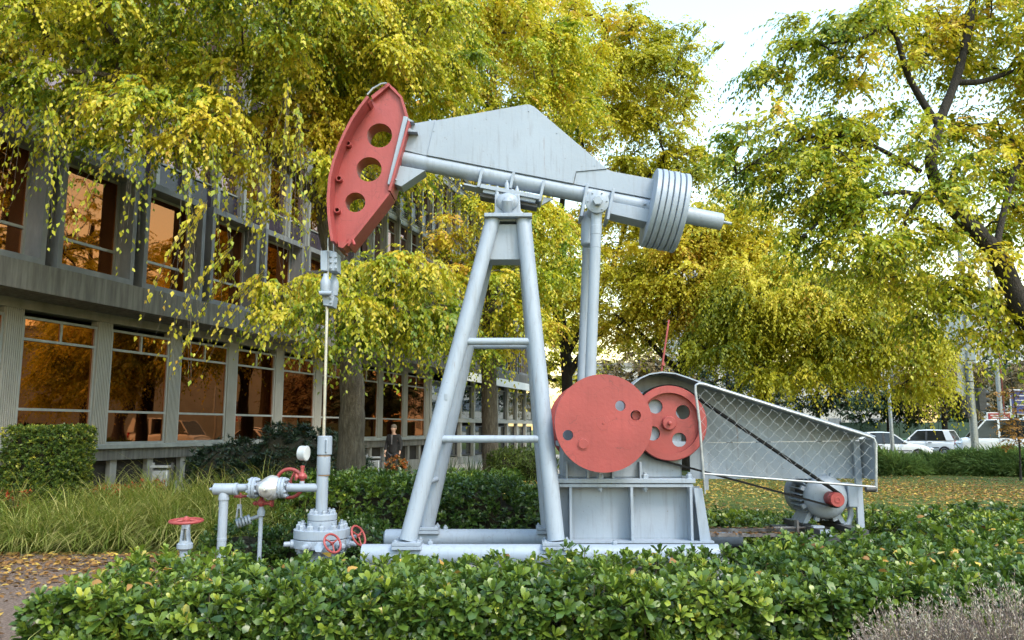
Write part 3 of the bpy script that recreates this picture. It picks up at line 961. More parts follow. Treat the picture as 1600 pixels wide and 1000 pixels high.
# counterweight plates
cw = at(1012, 324, YB)
for i in range(6):
    a = cw + u * (.005 + i * .069)
    rr_ = .475 + (0.006 if i % 2 else 0)
    obj('counterweight_plate', MB().lathe(a, u, [(0, rr_ - .012), (.008, rr_), (.053, rr_), (.062, rr_ - .012)], 72), GREY, pj)
obj('counterweight_collar', MB().lathe(cw + u * .415, u, [(0, .2), (.03, .19), (.05, .13)], 36), GREY, pj)
obj('tail_pipe', MB().lathe(cw + u * .40, u, [(0, .103), ((B - cw).length - .40 - .012, .103), ((B - cw).length - .40, .096)], 32), GREY, pj)
obj('tail_rod', MB().cyl(B - u * .02, B + u * .115, .017, n=12), GREY, pj)

# horsehead: curved flange, boxed web with three holes
near = [(573, 149), (560, 166), (548, 184), (537, 205), (526.5, 228), (518.5, 252), (512.6, 277), (510, 311), (511, 333), (512.6, 352), (516.6, 377)]
arc = xz(near, 8.93)
n_ = len(arc)
def off_in(pts, d):
    o = []
    for i, p in enumerate(pts):
        a, b = pts[max(i - 1, 0)], pts[min(i + 1, len(pts) - 1)]
        t = Vector((b[0] - a[0], b[1] - a[1])).normalized()
        o.append((p[0] - t.y * d, p[1] + t.x * d))
    return o
arc_in = off_in(arc, .034)
if arc_in[5][0] < arc[5][0]: arc_in = off_in(arc, -.034)
head = obj('horsehead', MB().prism(xz([(606, 131), (617, 138), (627, 151), (636, 184), (638.5, 192), (608, 297), (604, 303), (541, 384), (531, 379)], 9.2) + list(reversed(arc_in[1:])) + xz([(577, 158)], 9.2), 9.2, 9.47,
           [circ(xz([c], 9.2)[0], r / 1256 * 9.2, 40) for c, r in (((593, 211.5), 20.7), ((576.5, 264.5), 20.7), ((555, 316), 16.5))]), RED, pj)
obj('curved_flange', MB().prism(arc + list(reversed(arc_in)), 8.93, 9.75), RED, head, bevel=.003)
topn = xz([(574, 150), (607, 130)], 9.12); 
obj('top_flange', MB().prism(xz([(580, 151), (606.5, 130), (609, 134), (583, 156)], 9.15), 9.13, 9.54), RED, head)
obj('back_flange', MB().prism(xz([(638, 189), (641, 191), (611, 300), (607, 298)], 9.15), 9.12, 9.56), RED, head, bevel=.002)
obj('lower_flange', MB().prism(xz([(607, 299), (610, 302), (545, 385), (540, 382)], 9.15), 9.14, 9.54), RED, head, bevel=.002)
obj('upper_flange', MB().prism(xz([(607, 129), (628, 150), (637, 183), (634, 184), (625, 152), (606, 133)], 9.15), 9.16, 9.5), RED, head)
for px, py in ((546, 228), (532, 282), (529, 331)):
    p = at(px, py, 9.2)
    obj('stub_pipe', MB().ring((p.x, 9.21, p.z), (0, -1, 0), .024, .034, .10, 18), RED, head)
    obj('stub_bore_shade', MB().cyl((p.x, 9.2, p.z), (p.x, 9.19, p.z), .025, n=14), DARKIRON, head)  # dark disc painted in for the shade inside the pipe bore
p = at(579, 166, 9.17); obj('rope_stop', MB().box((p.x, 9.1, p.z), (.05, .2, .05), Matrix.Rotation(R(35), 3, 'Y')), RED, head)
obj('wire_rope_guide', MB().tube([at(574, 148, 9.1), at(583, 138, 9.1), at(596, 131, 9.1), at(604, 130, 9.1)], .012, 8), GALV, head)
mb = MB().tube([at(538, 384, 9.2), at(545, 376, 9.2), at(551, 375, 9.15), at(554, 383, 9.1)], .018, 8)
obj('rope_hook', mb, RED, head)
obj('hook_plate', MB().prism(xz([(529, 376), (545, 381), (537, 389), (530, 387)], 9.15), 9.1, 9.4), RED, head)

# bridle, carrier bar, polished rod
YR = 9.25
for px, yy in ((513, 9.16), (522, 9.42)):
    obj('bridle_cable', MB().cyl(at(px, 372, yy), at(px - 1, 440, yy), .012, n=8), GALV, pj)
car = obj('carrier_bar', MB().prism(xz([(503, 394), (513, 393), (513, 425), (503, 424)], 9.15), 9.08, 9.2), GREY, pj, bevel=.004)
obj('cable_clamp', MB().prism(xz([(514, 392), (527, 395), (527, 424), (514, 424)], 9.2), 9.16, 9.4), GREY, car, bevel=.004)
for py in (401, 410, 419):
    for px in (517, 525):
        p = at(px, py, 9.16); bolt(car, (p.x, 9.16, p.z), (0, -1, 0), .8)
for px, yy in ((508.5, 9.12), (521.5, 9.38)):
    p0, p1 = at(px, 428, yy), at(px, 462, yy)
    obj('rope_socket', MB().lathe(p1, p0 - p1, [(0, .045), (.1, .06), (.17, .058), (.22, .032), (.26, .022)], 16), GREY, car)
p = at(506, 458, 9.08); obj('socket_pin', MB().cyl((p.x - .05, 9.08, p.z), (p.x + .09, 9.08, p.z), .026, n=12), GREY, car)
obj('rod_clamp', MB().prism(xz([(505, 460), (524, 463), (521, 480), (507, 478)], 9.2), 9.14, 9.36), GREY, car, bevel=.005)
for px, py in ((517, 466), (517, 473)):
    p = at(px, py, 9.14); bolt(car, (p.x, 9.14, p.z), (0, -1, 0), .8)
xw = at(505.5, 700, YR).x
obj('polished_rod', MB().cyl((xw, YR, at(505, 690, YR).z), (at(511.5, 470, YR).x, YR, at(511, 470, YR).z), .019, n=14), STEEL, pj)

# equaliser and pitman arms
ec = at(933.5, 314, 8.75)
eq = obj('equaliser', MB().cyl((ec.x, 8.8, ec.z), (ec.x, 10.0, ec.z), .075, n=24), GREY, pj)
obj('equaliser_flange', MB().lathe((ec.x, 8.8, ec.z), (0, -1, 0), [(0, .135), (.03, .135), (.036, .126)], 36), GREY, eq)
obj('equaliser_nut', MB().lathe((ec.x, 8.762, ec.z), (0, -1, 0), [(0, .056), (.01, .06), (.045, .06), (.052, .05)], 6), GREY, eq)
for i in range(6):
    a = R(90 + 60 * i + 30); bolt(eq, (ec.x + .108 * math.cos(a), 8.765, ec.z + .108 * math.sin(a)), (0, -1, 0), .5)
obj('equaliser_housing', MB().lathe((at(922, 384, YB).x, YB, at(922, 384, YB).z), (.03, 0, 1), [(0, .1), (.015, .112), (.36, .112), (.40, .1)], 28), GREY, eq)
cc = at(943, 661, 8.6)
wrist = at(914, 694, 8.6)
for yy in (8.87, 9.93):
    top_ = Vector((ec.x + .005, yy, ec.z - .06)); bot = Vector((wrist.x + .055, yy, wrist.z))
    d_ = (bot - top_).normalized()
    pit = obj('pitman_arm', MB().cyl(top_, bot, .062, n=24), GREY, pj)
    for k in (.2, .45):
        obj('pitman_sleeve', MB().lathe(top_ + d_ * k, d_, [(0, .062), (.003, .065), (.1 if k < .3 else .004, .065), (.104 if k < .3 else .007, .062)], 24), GREY, pit)
    obj('wrist_bearing', MB().cyl(bot + Vector((0, -.08, 0)), bot + Vector((0, .08, 0)), .09, n=24), GREY, pit)

# crank discs
rp = 76.3 / 1256 * 8.6
holes = [(xz([c], 8.6)[0], 8.2 / 1256 * 8.6) for c in ((969.5, 634), (993.5, 649), (887.5, 680))]
for yy, nh_ in ((8.6, 1), (9.98, 1)):
    dsk = obj('crank_disc', MB().prism(circ((cc.x, cc.z), rp, 96), yy, yy + .1, [circ(c, r, 20) for c, r in holes]), RED, pj)
    obj('shaft_boss', MB().lathe((cc.x, yy + .002, cc.z), (0, -1, 0), [(0, .075), (.004, .074), (.0045, .012), (.012, .01)], 28), RED, dsk)
    w_ = xz([(911.5, 693.5)], 8.6)[0]
    obj('wrist_pin', MB().lathe((w_[0], yy + .002, w_[1]), (0, -1, 0), [(0, .068), (.008, .068), (.009, .052), (.02, .05)], 28), RED, dsk)
    pb = xz([(993.5, 649)], 8.6)[0]
    obj('blank_plug', MB().cyl((pb[0] + .012, yy + .06, pb[1]), (pb[0] + .012, yy + .09, pb[1]), .045, n=18), RED, dsk)
    tabs = xz([(868, 672), (866, 690), (873, 700)], 8.6)
obj('crank_shaft', MB().cyl((cc.x, 8.66, cc.z), (cc.x, 10.02, cc.z), .1, n=24), GREY, pj)

# gear reducer and its pedestal
YG = 9.02
gb = obj('gear_reducer', MB().prism(xz([(880, 747), (880, 660), (895, 625), (925, 606), (985, 606), (1050, 628), (1066, 660), (1066, 747)], YG), YG, 9.76), GREY, pj, bevel=.02)
for px in (885, 918, 957, 1000):
    a, b_ = at(px, 722, YG - .05), at(px, 747, YG - .05)
    obj('reducer_rib', MB().span((a.x - .012, YG - .09, b_.z), (a.x + .012, YG - .001, a.z)), GREY, gb, bevel=.002)
a, b_ = at(874, 690, YG), at(1072, 698, YG)
obj('reducer_flange', MB().span((a.x, YG - .045, b_.z), (b_.x, 9.8, a.z)), GREY, gb, bevel=.004)
YP = 8.86
a, b_ = at(868, 748, YP), at(1087, 755, YP)
ped_top = obj('pedestal_deck', MB().span((a.x, YP, b_.z), (b_.x, 9.92, a.z)), GREY, pj, bevel=.004)
a, b_ = at(871, 756.3, YP), at(1084, 761.5, YP)
obj('deck_flange', MB().span((a.x, YP + .015, b_.z), (b_.x, 9.9, a.z)), GREY, ped_top, bevel=.003)
for px in (938, 1008, 1077):
    p = at(px, 748, YP + .07)
    bolt(ped_top, (p.x, YP + .07, at(900, 748, YP).z), s=1.25, big=True)
    bolt(ped_top, (p.x, YP + .07, b_.z), (0, 0, -1), s=1.0, big=True)
zb = zt + .115
a, b_ = at(872, 761.5, YP), at(1098, 761.5, YP)
web = obj('pedestal_web', MB().span((a.x, 9.05, zb), (b_.x + .01, 9.07, b_.z)).span((a.x, 9.75, zb), (b_.x + .01, 9.77, b_.z)), GREY, pj)
obj('pedestal_end', MB().span((a.x - .012, YP + .03, zb), (a.x + .004, 9.86, b_.z - .001)), GREY, web)
for px in (892, 988, 1081):
    q = at(px, 800, YP)
    obj('stiffener', MB().span((q.x - .014, YP + .01, zb), (q.x + .014, 9.049, b_.z - .001)), GREY, web, bevel=.002)
obj('pedestal_foot', MB().span((a.x - .02, YP - .03, zb - .02), (b_.x + .1, 9.86, zb - .001)), GREY, web)
q0, q1 = at(1086, 765, YP), at(1102, 846, YP)
brc = obj('corner_brace', MB().prism(xz([(1084, 763), (1097, 763), (1111, 846), (1094, 846)], YP), YP - .005, YP + .02), GREY, pj, bevel=.002)
obj('brace_flange', MB().prism(xz([(1094.5, 764), (1097.5, 764), (1112, 846), (1108.5, 846)], YP), YP + .021, YP + .16), GREY, brc)

# big sheave
sc_ = at(1046, 661, 8.92)
pxr = 8.92 / 1256
shv = obj('sheave', MB().lathe_closed((sc_.x, 8.9, sc_.z), (0, 1, 0), [(0, .335), (0, .405), (.008, .414), (.05, .414), (.06, .395), (.07, .414), (.1, .414), (.11, .395), (.12, .414), (.17, .41), (.17, .345)], 72), RED, pj)
obj('sheave_web', MB().prism(circ((sc_.x, sc_.z), .34, 64), 8.965, 9.0, [circ((sc_.x + dx * pxr, sc_.z - dy * pxr), 11.2 * pxr, 24) for dx, dy in ((-20, -26), (23, -17), (-25, 16), (16, 26))]), RED, shv)
obj('sheave_hub', MB().lathe((sc_.x, 9.03, sc_.z), (0, -1, 0), [(0, .078), (.11, .078), (.118, .07), (.119, .022), (.15, .02), (.155, .012)], 32), RED, shv)
obj('sheave_shaft', MB().cyl((sc_.x, 8.98, sc_.z), (sc_.x, 9.3, sc_.z), .05, n=18), GREY, shv)

# drive motor
mc = at(1309, 781, 8.86)
mz, mx_ = mc.z, mc.x
mot = obj('motor_body', MB().cyl((mx_, 9.2, mz), (mx_, 9.74, mz), .175, n=36), DARKIRON, pj)  # dark body colour stands for the shade in the gaps between fins
obj('end_bell', MB().lathe((mx_, 9.26, mz), (0, -1, 0), [(0, .235), (.04, .245), (.09, .235), (.13, .205), (.165, .155), (.185, .09), (.19, .05), (.215, .045), (.22, .03)], 44), GREY, mot)
obj('fan_cowl', MB().lathe((mx_, 9.7, mz), (0, 1, 0), [(0, .235), (.02, .25), (.16, .25), (.2, .2)], 40), GREY, mot)
fin = MB().span((.17, 9.27, -.006), (.268, 9.69, .006)).mesh('cooling_fin', GREY, 0, (0, 0, 0))
for i in range(24):
    inst('cooling_fin', fin, mot, Matrix.Translation((mx_, 0, mz)) @ Matrix.Rotation(R(360 / 24 * i + 5), 4, 'Y'))
lug = MB().box((.252, 0, 0), (.065, .05, .05)).mesh('bell_lug', GREY, 30)
for i in range(8):
    inst('bell_lug', lug, mot, Matrix.Translation((mx_, 9.24, mz)) @ Matrix.Rotation(R(45 * i + 22), 4, 'Y'))
tb = obj('terminal_box', MB().box((mx_ + .30, 9.3, mz + .02), (.13, .3, .26)), GREY, mot, bevel=.012)
for dz in (-.09, .0, .09):
    bolt(tb, (mx_ + .365, 9.2, mz + .02 + dz), (1, 0, 0), 1.3)
obj('conduit_elbow', MB().tube([(mx_ + .30, 9.28, mz - .1), (mx_ + .30, 9.26, mz - .2), (mx_ + .27, 9.26, mz - .3), (mx_ + .2, 9.26, mz - .34)], .032, 12), GREY, tb)
for s_ in (-1, 1):
    obj('motor_foot', MB().prism([(mx_ + s_ * .10, mz - .17), (mx_ + s_ * .16, mz - .15), (mx_ + s_ * .25, mz - .30), (mx_ + s_ * .19, mz - .30)], 9.27, 9.66), GREY, mot, bevel=.006)
rail = obj('motor_rail', MB().box((mx_ - .2, 9.3, mz - .335), (.12, 1.15, .06)), DARKIRON, pj, bevel=.004)
obj('motor_rail', MB().box((mx_ + .2, 9.3, mz - .335), (.12, 1.15, .06)), DARKIRON, pj, bevel=.004)
for yy in (8.78, 9.75):
    obj('rail_beam', MB().box((mx_ - .1, yy, mz - .41), (.72, .1, .08)), DARKIRON, pj, bevel=.004)
obj('rail_clip', MB().box((mx_ - .2, 8.95, mz - .295), (.12, .08, .02)), GREY, rail)
obj('rail_end', MB().box((mx_ - .2, 8.715, mz - .335), (.13, .015, .07)), GREY, rail)
obj('adjusting_screw', MB().cyl((mx_ - .62, 9.15, mz - .33), (mx_ - .22, 9.15, mz - .33), .014, n=10), RUSTY, rail)
obj('screw_bracket', MB().box((mx_ - .36, 9.15, mz - .31), (.02, .09, .13)), RUSTY, rail)
obj('extension_beam', MB().span((at(1100, 830, 9.0).x, 9.14, .452), (at(1245, 830, 9.0).x, 9.20, .49)), RUSTY, pj, bevel=.004)
obj('extension_beam', MB().span((at(1100, 830, 9.6).x, 9.57, .452), (at(1245, 830, 9.6).x, 9.63, .49)), RUSTY, pj, bevel=.004)
for dx in (-.4, .2):
    obj('motor_stand', MB().span((mx_ + dx - .04, 8.9, .1), (mx_ + dx + .04, 9.7, mz - .451)), DARKIRON, pj)
pul = obj('motor_pulley', MB().lathe((mx_, 8.86, mz), (0, 1, 0), [(0, .074), (.006, .078), (.06, .078), (.07, .07), (.08, .078), (.2, .078)], 32), RED, pj)
obj('pulley_bush', MB().lathe((mx_, 8.862, mz), (0, -1, 0), [(0, .036), (.008, .034), (.0085, .02), (.003, .018)], 24), RED, pul)
# V belts around both pulleys
def belt_outline(c1, r1, c2, r2, n=40):
    d = Vector(c2) - Vector(c1); L = d.length; a0 = math.atan2(d.y, d.x)
    b = math.acos((r1 - r2) / L)
    p = []
    for i in range(n + 1):
        a = a0 + b + (2 * math.pi - 2 * b) * i / n; p.append((c1[0] + r1 * math.cos(a), c1[1] + r1 * math.sin(a)))
    for i in range(n + 1):
        a = a0 - b + 2 * b * i / n; p.append((c2[0] + r2 * math.cos(a), c2[1] + r2 * math.sin(a)))
    return p
for yy in (8.92,):
    o_ = belt_outline((sc_.x, sc_.z), .430, (mx_, mz), .094); i_ = belt_outline((sc_.x, sc_.z), .408, (mx_, mz), .072)
    n2 = len(o_); mb = MB()
    vs = [(x, yy, z) for x, z in o_] + [(x, yy, z) for x, z in i_] + [(x, yy + .11, z) for x, z in o_] + [(x, yy + .11, z) for x, z in i_]
    fs = []
    for i in range(n2):
        j = (i + 1) % n2
        fs += [(i, j, n2 + j, n2 + i), (2 * n2 + i, 3 * n2 + i, 3 * n2 + j, 2 * n2 + j), (i, 2 * n2 + i, 2 * n2 + j, j), (n2 + i, n2 + j, 3 * n2 + j, 3 * n2 + i)]
    obj('drive_belt', mb.add(vs, fs), RUBBER, pj)

# belt guard
YG0, YG1 = 8.84, 9.25
topl = [(984, 608), (991, 598), (1001, 590), (1015, 583.5), (1035, 580.5), (1055, 582.5), (1072, 588), (1090, 594.5), (1368, 681)]
tw = xz(topl, YG0)
tin = [(x, z - .014) for x, z in tw]
gd = obj('belt_guard', MB().prism(tw + list(reversed(tin)), YG0, YG1 + .012), GREY, pj)
seam = xz([(984, 694), (1090, 693), (1368, 689)], YG0)
bot_ = xz([(1369, 751), (1092, 752)], YG0)
obj('guard_panel', MB().prism(tin + [seam[2], seam[1], (seam[0][0], seam[0][1])], YG1, YG1 + .006), GREY, gd, smooth=0)
lo = [(seam[1][0], seam[1][1] - .006), (seam[2][0], seam[2][1] - .006)] + bot_
obj('guard_panel', MB().prism(lo, YG1 - .004, YG1 + .003), GREY, gd, smooth=0)
a, b_ = at(1369, 684, YG0), at(1369, 750, YG0)
obj('guard_end', MB().span((a.x - .012, YG0 + .04, b_.z), (a.x - .002, YG1 - .004, a.z - .02)), GREY, gd)
sx_ = at(1366, 700, YG0).x
obj('guard_post', MB().span((sx_ - .09, YG1 - .1, .12), (sx_ - .02, YG1 - .06, a.z - .05)), GREY, gd)
obj('guard_post', MB().span((at(1097, 700, YG1).x, YG1 - .05, at(1097, 765, YG1).z), (at(1097, 700, YG1).x + .05, YG1 - .006, a.z + .3)), GREY, gd)
fr = [(1099.5, 748), (1093, 660), (1086.5, 610), (1087, 602), (1092, 599.5), (1100, 600.5), (1358, 682), (1365, 685), (1368.5, 693), (1369, 768)]
frm = obj('guard_frame', MB().tube([at(a_, b__, YG0 - .03) for a_, b__ in fr], .0155, 12), GALV, gd)
obj('frame_rail', MB().cyl(at(1098, 740, YG0 - .03), at(1369, 761, YG0 - .03), .012, n=12), GALV, frm)
obj('frame_pin', MB().cyl(at(1099.5, 745, YG0 - .03), at(1102, 772, YG0 - .03), .009, n=8), GALV, frm)
p = at(1363, 764, YG0); obj('frame_hinge', MB().cyl((p.x - .08, YG0 - .02, p.z), (p.x + .03, YG0 - .02, p.z), .032, n=14), DARKIRON, frm)
WIREM = surf('zinc_wire', [(0.3, (.26, .28, .30)), (0.7, (.40, .42, .44))], 9, .6, metallic=.2)
# chain-link diamonds clipped to the frame
poly = [Vector(q) for q in xz([(1090, 604), (1362, 687), (1367, 759), (1098, 739)], YG0 - .03)]
def clip(p, d):
    t0, t1 = -9, 9
    for i in range(4):
        a_, b__ = poly[i], poly[(i + 1) % 4]
        e = b__ - a_; nn = Vector((e.y, -e.x))
        num, den = nn.dot(a_ - p), nn.dot(d)
        if abs(den) < 1e-9: continue
        t = num / den
        if den > 0: t1 = min(t1, t)
        else: t0 = max(t0, t)
    return (p + d * t0, p + d * t1) if t1 > t0 + .01 else None
cen = sum(poly, Vector((0, 0))) / 4
if (lambda e: Vector((e.y, -e.x)).dot(cen - poly[0]))(poly[1] - poly[0]) > 0: poly.reverse()
for sgn in (1, -1):
    d = Vector((1, sgn * 1.02)).normalized()
    nn = Vector((-d.y, d.x))
    for k in range(-24, 25):
        c = clip(cen + nn * k * .094, d)
        if not c: continue
        a_, b__ = c; L = (b__ - a_).length; m = max(4, int(L / .045))
        pts = []
        for i in range(m + 1):
            q = a_ + (b__ - a_) * (i / m)
            w_ = math.sin((q - cen).dot(d) / .083 * math.pi + k * math.pi)
            q = q + nn * w_ * .004
            edge = math.sin(math.pi * i / m)
            sx2 = .009 * math.sin(q.x * 5.1 + q.y * 3.3) * edge; sz2 = (.010 * math.sin(q.x * 3.7 - q.y * 6.1) - .006) * edge
            pts.append((q.x + sx2, YG0 - .03 + .004 * sgn * w_ + .012 * math.sin(q.x * 4.3 + q.y * 2) * edge, q.y + sz2))
        obj('mesh_wire', MB().tube(pts, .0015, 5), WIREM, frm)
# brake lever
lev = obj('brake_lever', MB().bar(at(1033.5, 580, 9.45), at(1045, 500, 9.45), .02, .035, (0, 1, 0)), RED, pj, bevel=.004)
obj('lever_pivot', MB().cyl(at(1036, 569, 9.42), at(1036, 569, 9.42) + Vector((0, -.03, 0)), .018, n=12), RED, lev)
# ------------------------------------------------------------------ wellhead
YW = 9.25
wl0 = at(503, 860, YW)
wh = thing('wellhead', 'grey wellhead with bolted flanges, side pipe, gauge and red valve wheels', 'wellhead', (wl0.x, YW, 0))
xw = at(503, 830, YW).x
def zat(py, Y=YW): return at(503, py, Y).z
sp_ = YW / 1256
base = obj('casing_head', MB().lathe((xw, YW, 0.02), (0, 0, 1), [(0, .2), (zat(866), .2), (zat(862), .2)], 36), GREY, wh)
obj('lower_flange', MB().lathe((xw, YW, zat(854)), (0, 0, 1), [(0, .30), (.006, .312), (zat(840.5) - zat(854) - .006, .312), (zat(840.5) - zat(854), .305)], 56), GREY, wh)
obj('upper_flange', MB().lathe((xw, YW, zat(839.5)), (0, 0, 1), [(0, .305), (.006, .312), (zat(825) - zat(839.5) - .006, .312), (zat(825) - zat(839.5), .30)], 56), GREY, wh)
obj('neck', MB().lathe((xw, YW, zat(825)), (0, 0, 1), [(0, .165), (zat(813) - zat(825), .165), (zat(812.5) - zat(825), .158)], 40), GREY, wh)
obj('bonnet_flange', MB().lathe((xw, YW, zat(812)), (0, 0, 1), [(0, .155), (.005, .163), (zat(803) - zat(812), .163), (zat(802) - zat(812), .158)], 40), GREY, wh)
HB = hexbolt(.038, .05).mesh('hex_nut', GREY, 30); HB2 = hexbolt(.026, .034).mesh('hex_nut', GREY, 30)
for i in range(12):
    a = R(30 * i + 12)
    inst('hex_nut', HB, wh, Matrix.Translation((xw + .25 * math.cos(a), YW + .25 * math.sin(a), zat(825))) @ Matrix.Rotation(a, 4, 'Z'))
    inst('hex_nut', HB, wh, Matrix.Translation((xw + .25 * math.cos(a), YW + .25 * math.sin(a), zat(854))) @ Matrix.Rotation(R(180), 4, 'X'))
for i in range(8):
    a = R(45 * i + 20)
    inst('hex_nut', HB2, wh, Matrix.Translation((xw + .122 * math.cos(a), YW + .122 * math.sin(a), zat(802))) @ Matrix.Rotation(a, 4, 'Z'))
for a in (R(255), R(200), R(318), R(350)):
    d = Vector((math.cos(a), math.sin(a), 0)); p = Vector((xw, YW, zat(848))) + d * .30
    pl = obj('side_plug', MB().lathe(p, d, [(0, .05), (.04, .048), (.042, .03), (.11, .028), (.115, .02)], 16), GREY, wh)
xr_ = at(503.5, 760, YW).x
riser = obj('riser_pipe', MB().lathe((xr_, YW, zat(803)), (0, 0, 1), [(0, .066), (zat(742) - zat(803), .066)], 28), GREY, wh)
obj('riser_coupling', MB().lathe((xr_ + .008, YW, zat(741.5)), (0, 0, 1), [(0, .074), (.004, .076), (zat(713.5) - zat(741.5), .076), (zat(713) - zat(741.5), .07)], 28), GREY, wh)
RUSTRING = surf('rust_stain', [(0.3, (0.20, 0.09, 0.03)), (0.7, (0.34, 0.25, 0.17))], 9, 0.8, 0.2)
obj('rust_ring', MB().lathe((xr_ + .008, YW, zat(743.5)), (0, 0, 1), [(0, .0665), (.002, .0705), (.011, .0705), (.013, .0665)], 28), RUSTRING, riser)
obj('rust_ring', MB().lathe((xr_ + .01, YW, zat(713)), (0, 0, 1), [(0, .071), (.012, .071)], 28), RUSTRING, riser)
sb_ = obj('stuffing_box', MB().lathe((xr_ + .014, YW, zat(711)), (0, 0, 1), [(0, .074), (.01, .083), (zat(682) - zat(711), .083), (zat(681) - zat(711), .07)], 28), GREY, wh)
obj('box_handle', MB().tube([(xr_ + .04, YW - .07, zat(706)), (xr_ + .06, YW - .10, zat(705)), (xr_ + .062, YW - .10, zat(688)), (xr_ + .045, YW - .07, zat(687))], .011, 8), GREY, sb_)
# side pipe run to the left
zp = zat(762)
def X(px): return at(px, 762, YW).x
obj('side_pipe', MB().lathe((X(496), YW, zp), (-1, 0, 0), [(-.05, .047), (X(496) - X(449), .047)], 24), GREY, wh)
obj('side_pipe', MB().cyl((X(388), YW, zp), (X(366), YW, zp), .043, n=24), GREY, wh)
def flange_pair(px):
    f_ = obj('pipe_flange', MB().lathe((X(px), YW, zp), (1, 0, 0), [(-.035, .10), (-.032, .118), (-.004, .118), (-.003, .108), (.003, .108), (.004, .118), (.032, .118), (.035, .10)], 36), GREY, wh)
    for i in range(8):
        a = R(45 * i + 22)
        c = Vector((X(px), YW + .095 * math.cos(a), zp + .095 * math.sin(a)))
        bolt(f_, c + Vector((.034, 0, 0)), (1, 0, 0), .95); bolt(f_, c - Vector((.034, 0, 0)), (-1, 0, 0), .95)
flange_pair(396.5); flange_pair(442)
vb = obj('valve_body', MB().lathe((X(402), YW, zp), (1, 0, 0), [(0, .06), (.04, .075), (.08, .105), (.13, .136), (.17, .142), (.22, .13), (.25, .105), (X(437) - X(402), .07)], 40), SILVER, wh)
obj('valve_bonnet', MB().lathe((X(420), YW - .06, zp - .005), (.1, -1, 0), [(0, .105), (.05, .098), (.085, .07), (.1, .02)], 32), SILVER, vb)
obj('bonnet_knob', MB().lathe((X(420) + .01, YW - .155, zp - .005), (.1, -1, 0), [(0, .03), (.02, .03), (.03, .018), (.05, .015)], 12), SILVER, vb)
# big red wheel behind the valve
def handwheel(name, c, nrm_, Rr, r, spokes, parent, hub=.03, dish=0.0):
    o = obj(name, MB().torus(c, nrm_, Rr, r, 44, 10), RED, parent)
    x, y, z = frame_from(nrm_); c = Vector(c)
    hc = c + z * dish
    for i in range(spokes):
        a = 2 * math.pi * i / spokes + .4
        d = x * math.cos(a) + y * math.sin(a)
        obj('spoke', MB().cyl(hc + d * hub * .6, c + d * Rr, r * .75, r * .6, 8), RED, o)
    obj('wheel_hub', MB().lathe(hc - z * .02, z, [(0, hub), (.03, hub), (.04, hub * .6), (.055, hub * .5), (.06, hub * .2)], 18), RED, o)
    return o
handwheel('handwheel', (X(441), YW + .3, zat(758)), (.12, 1, .05), .165, .021, 4, wh)
obj('valve_stem', MB().cyl((X(425), YW + .05, zp), (X(437), YW + .3, zat(759)), .02, n=10), GREY, vb)
# end tee and down pipe
obj('end_tee', MB().lathe((X(335), YW - .02, zat(764)), (1, 0, 0), [(0, .052), (.008, .064), (.22, .064), (.235, .058), (.24, .07), (.27, .07), (.275, .06)], 28), GREY, wh)
obj('tee_plug', MB().lathe((X(335), YW - .02, zat(764)), (-1, 0, 0), [(0, .03), (.012, .03), (.018, .018), (.045, .014)], 14), GREY, wh)
xd = X(351.5)
obj('tee_branch', MB().lathe((xd, YW - .02, zat(781)), (0, 0, 1), [(0, .06), (.02, .062), (.05, .058), (.11, .05)], 24), GREY, wh)
dp = obj('down_pipe', MB().lathe((xd, YW - .02, 0.02), (0, 0, 1), [(0, .051), (zat(848) , .051), (zat(847.5), .0535), (zat(843), .0535), (zat(842.5), .051), (zat(781), .051)], 28), GREY, wh)
# gauge on a red needle valve
xg = X(471.5)
gst = obj('gauge_valve', MB().lathe((xg, YW, zp + .03), (0, 0, 1), [(0, .025), (.045, .025), (.05, .016), (.06, .02), (.075, .042), (.10, .05), (.125, .04), (.14, .022), (.19, .02), (.195, .026), (.215, .026), (.22, .012)], 18), RED, wh)
obj('gauge_nipple', MB().cyl((xg, YW, zp + .01), (xg, YW, zp + .075), .028, n=16), GREY, wh)
obj('valve_handle', MB().lathe((xg - .005, YW, zp + .12), (-1, -.5, 0), [(0, .02), (.05, .02), (.055, .04), (.075, .042), (.08, .02)], 14), RED, gst)
obj('packing_nut', MB().lathe((xg + .005, YW, zp + .12), (1, .2, 0), [(0, .024), (.045, .024), (.05, .016)], 8), RED, gst)
gz = zat(708)
gax = Vector((1, -.22, -.05)).normalized()
GAUGEW = surf('gauge_case', [(0.3, (.38, .41, .44)), (0.7, (.46, .49, .52))], 6, .4)
gau = obj('pressure_gauge', MB().lathe(Vector((xg, YW, gz)) - gax * .045, gax, [(0, .055), (.006, .078), (.02, .083), (.075, .083), (.082, .087), (.094, .087), (.096, .079)], 36), GAUGEW, wh)
obj('gauge_face', MB().cyl(Vector((xg, YW, gz)) + gax * .05, Vector((xg, YW, gz)) + gax * .054, .078, n=30), surf('gauge_dial', [(0.3, (.55, .58, .6)), (0.7, (.7, .72, .74))], 6, .3), gau)
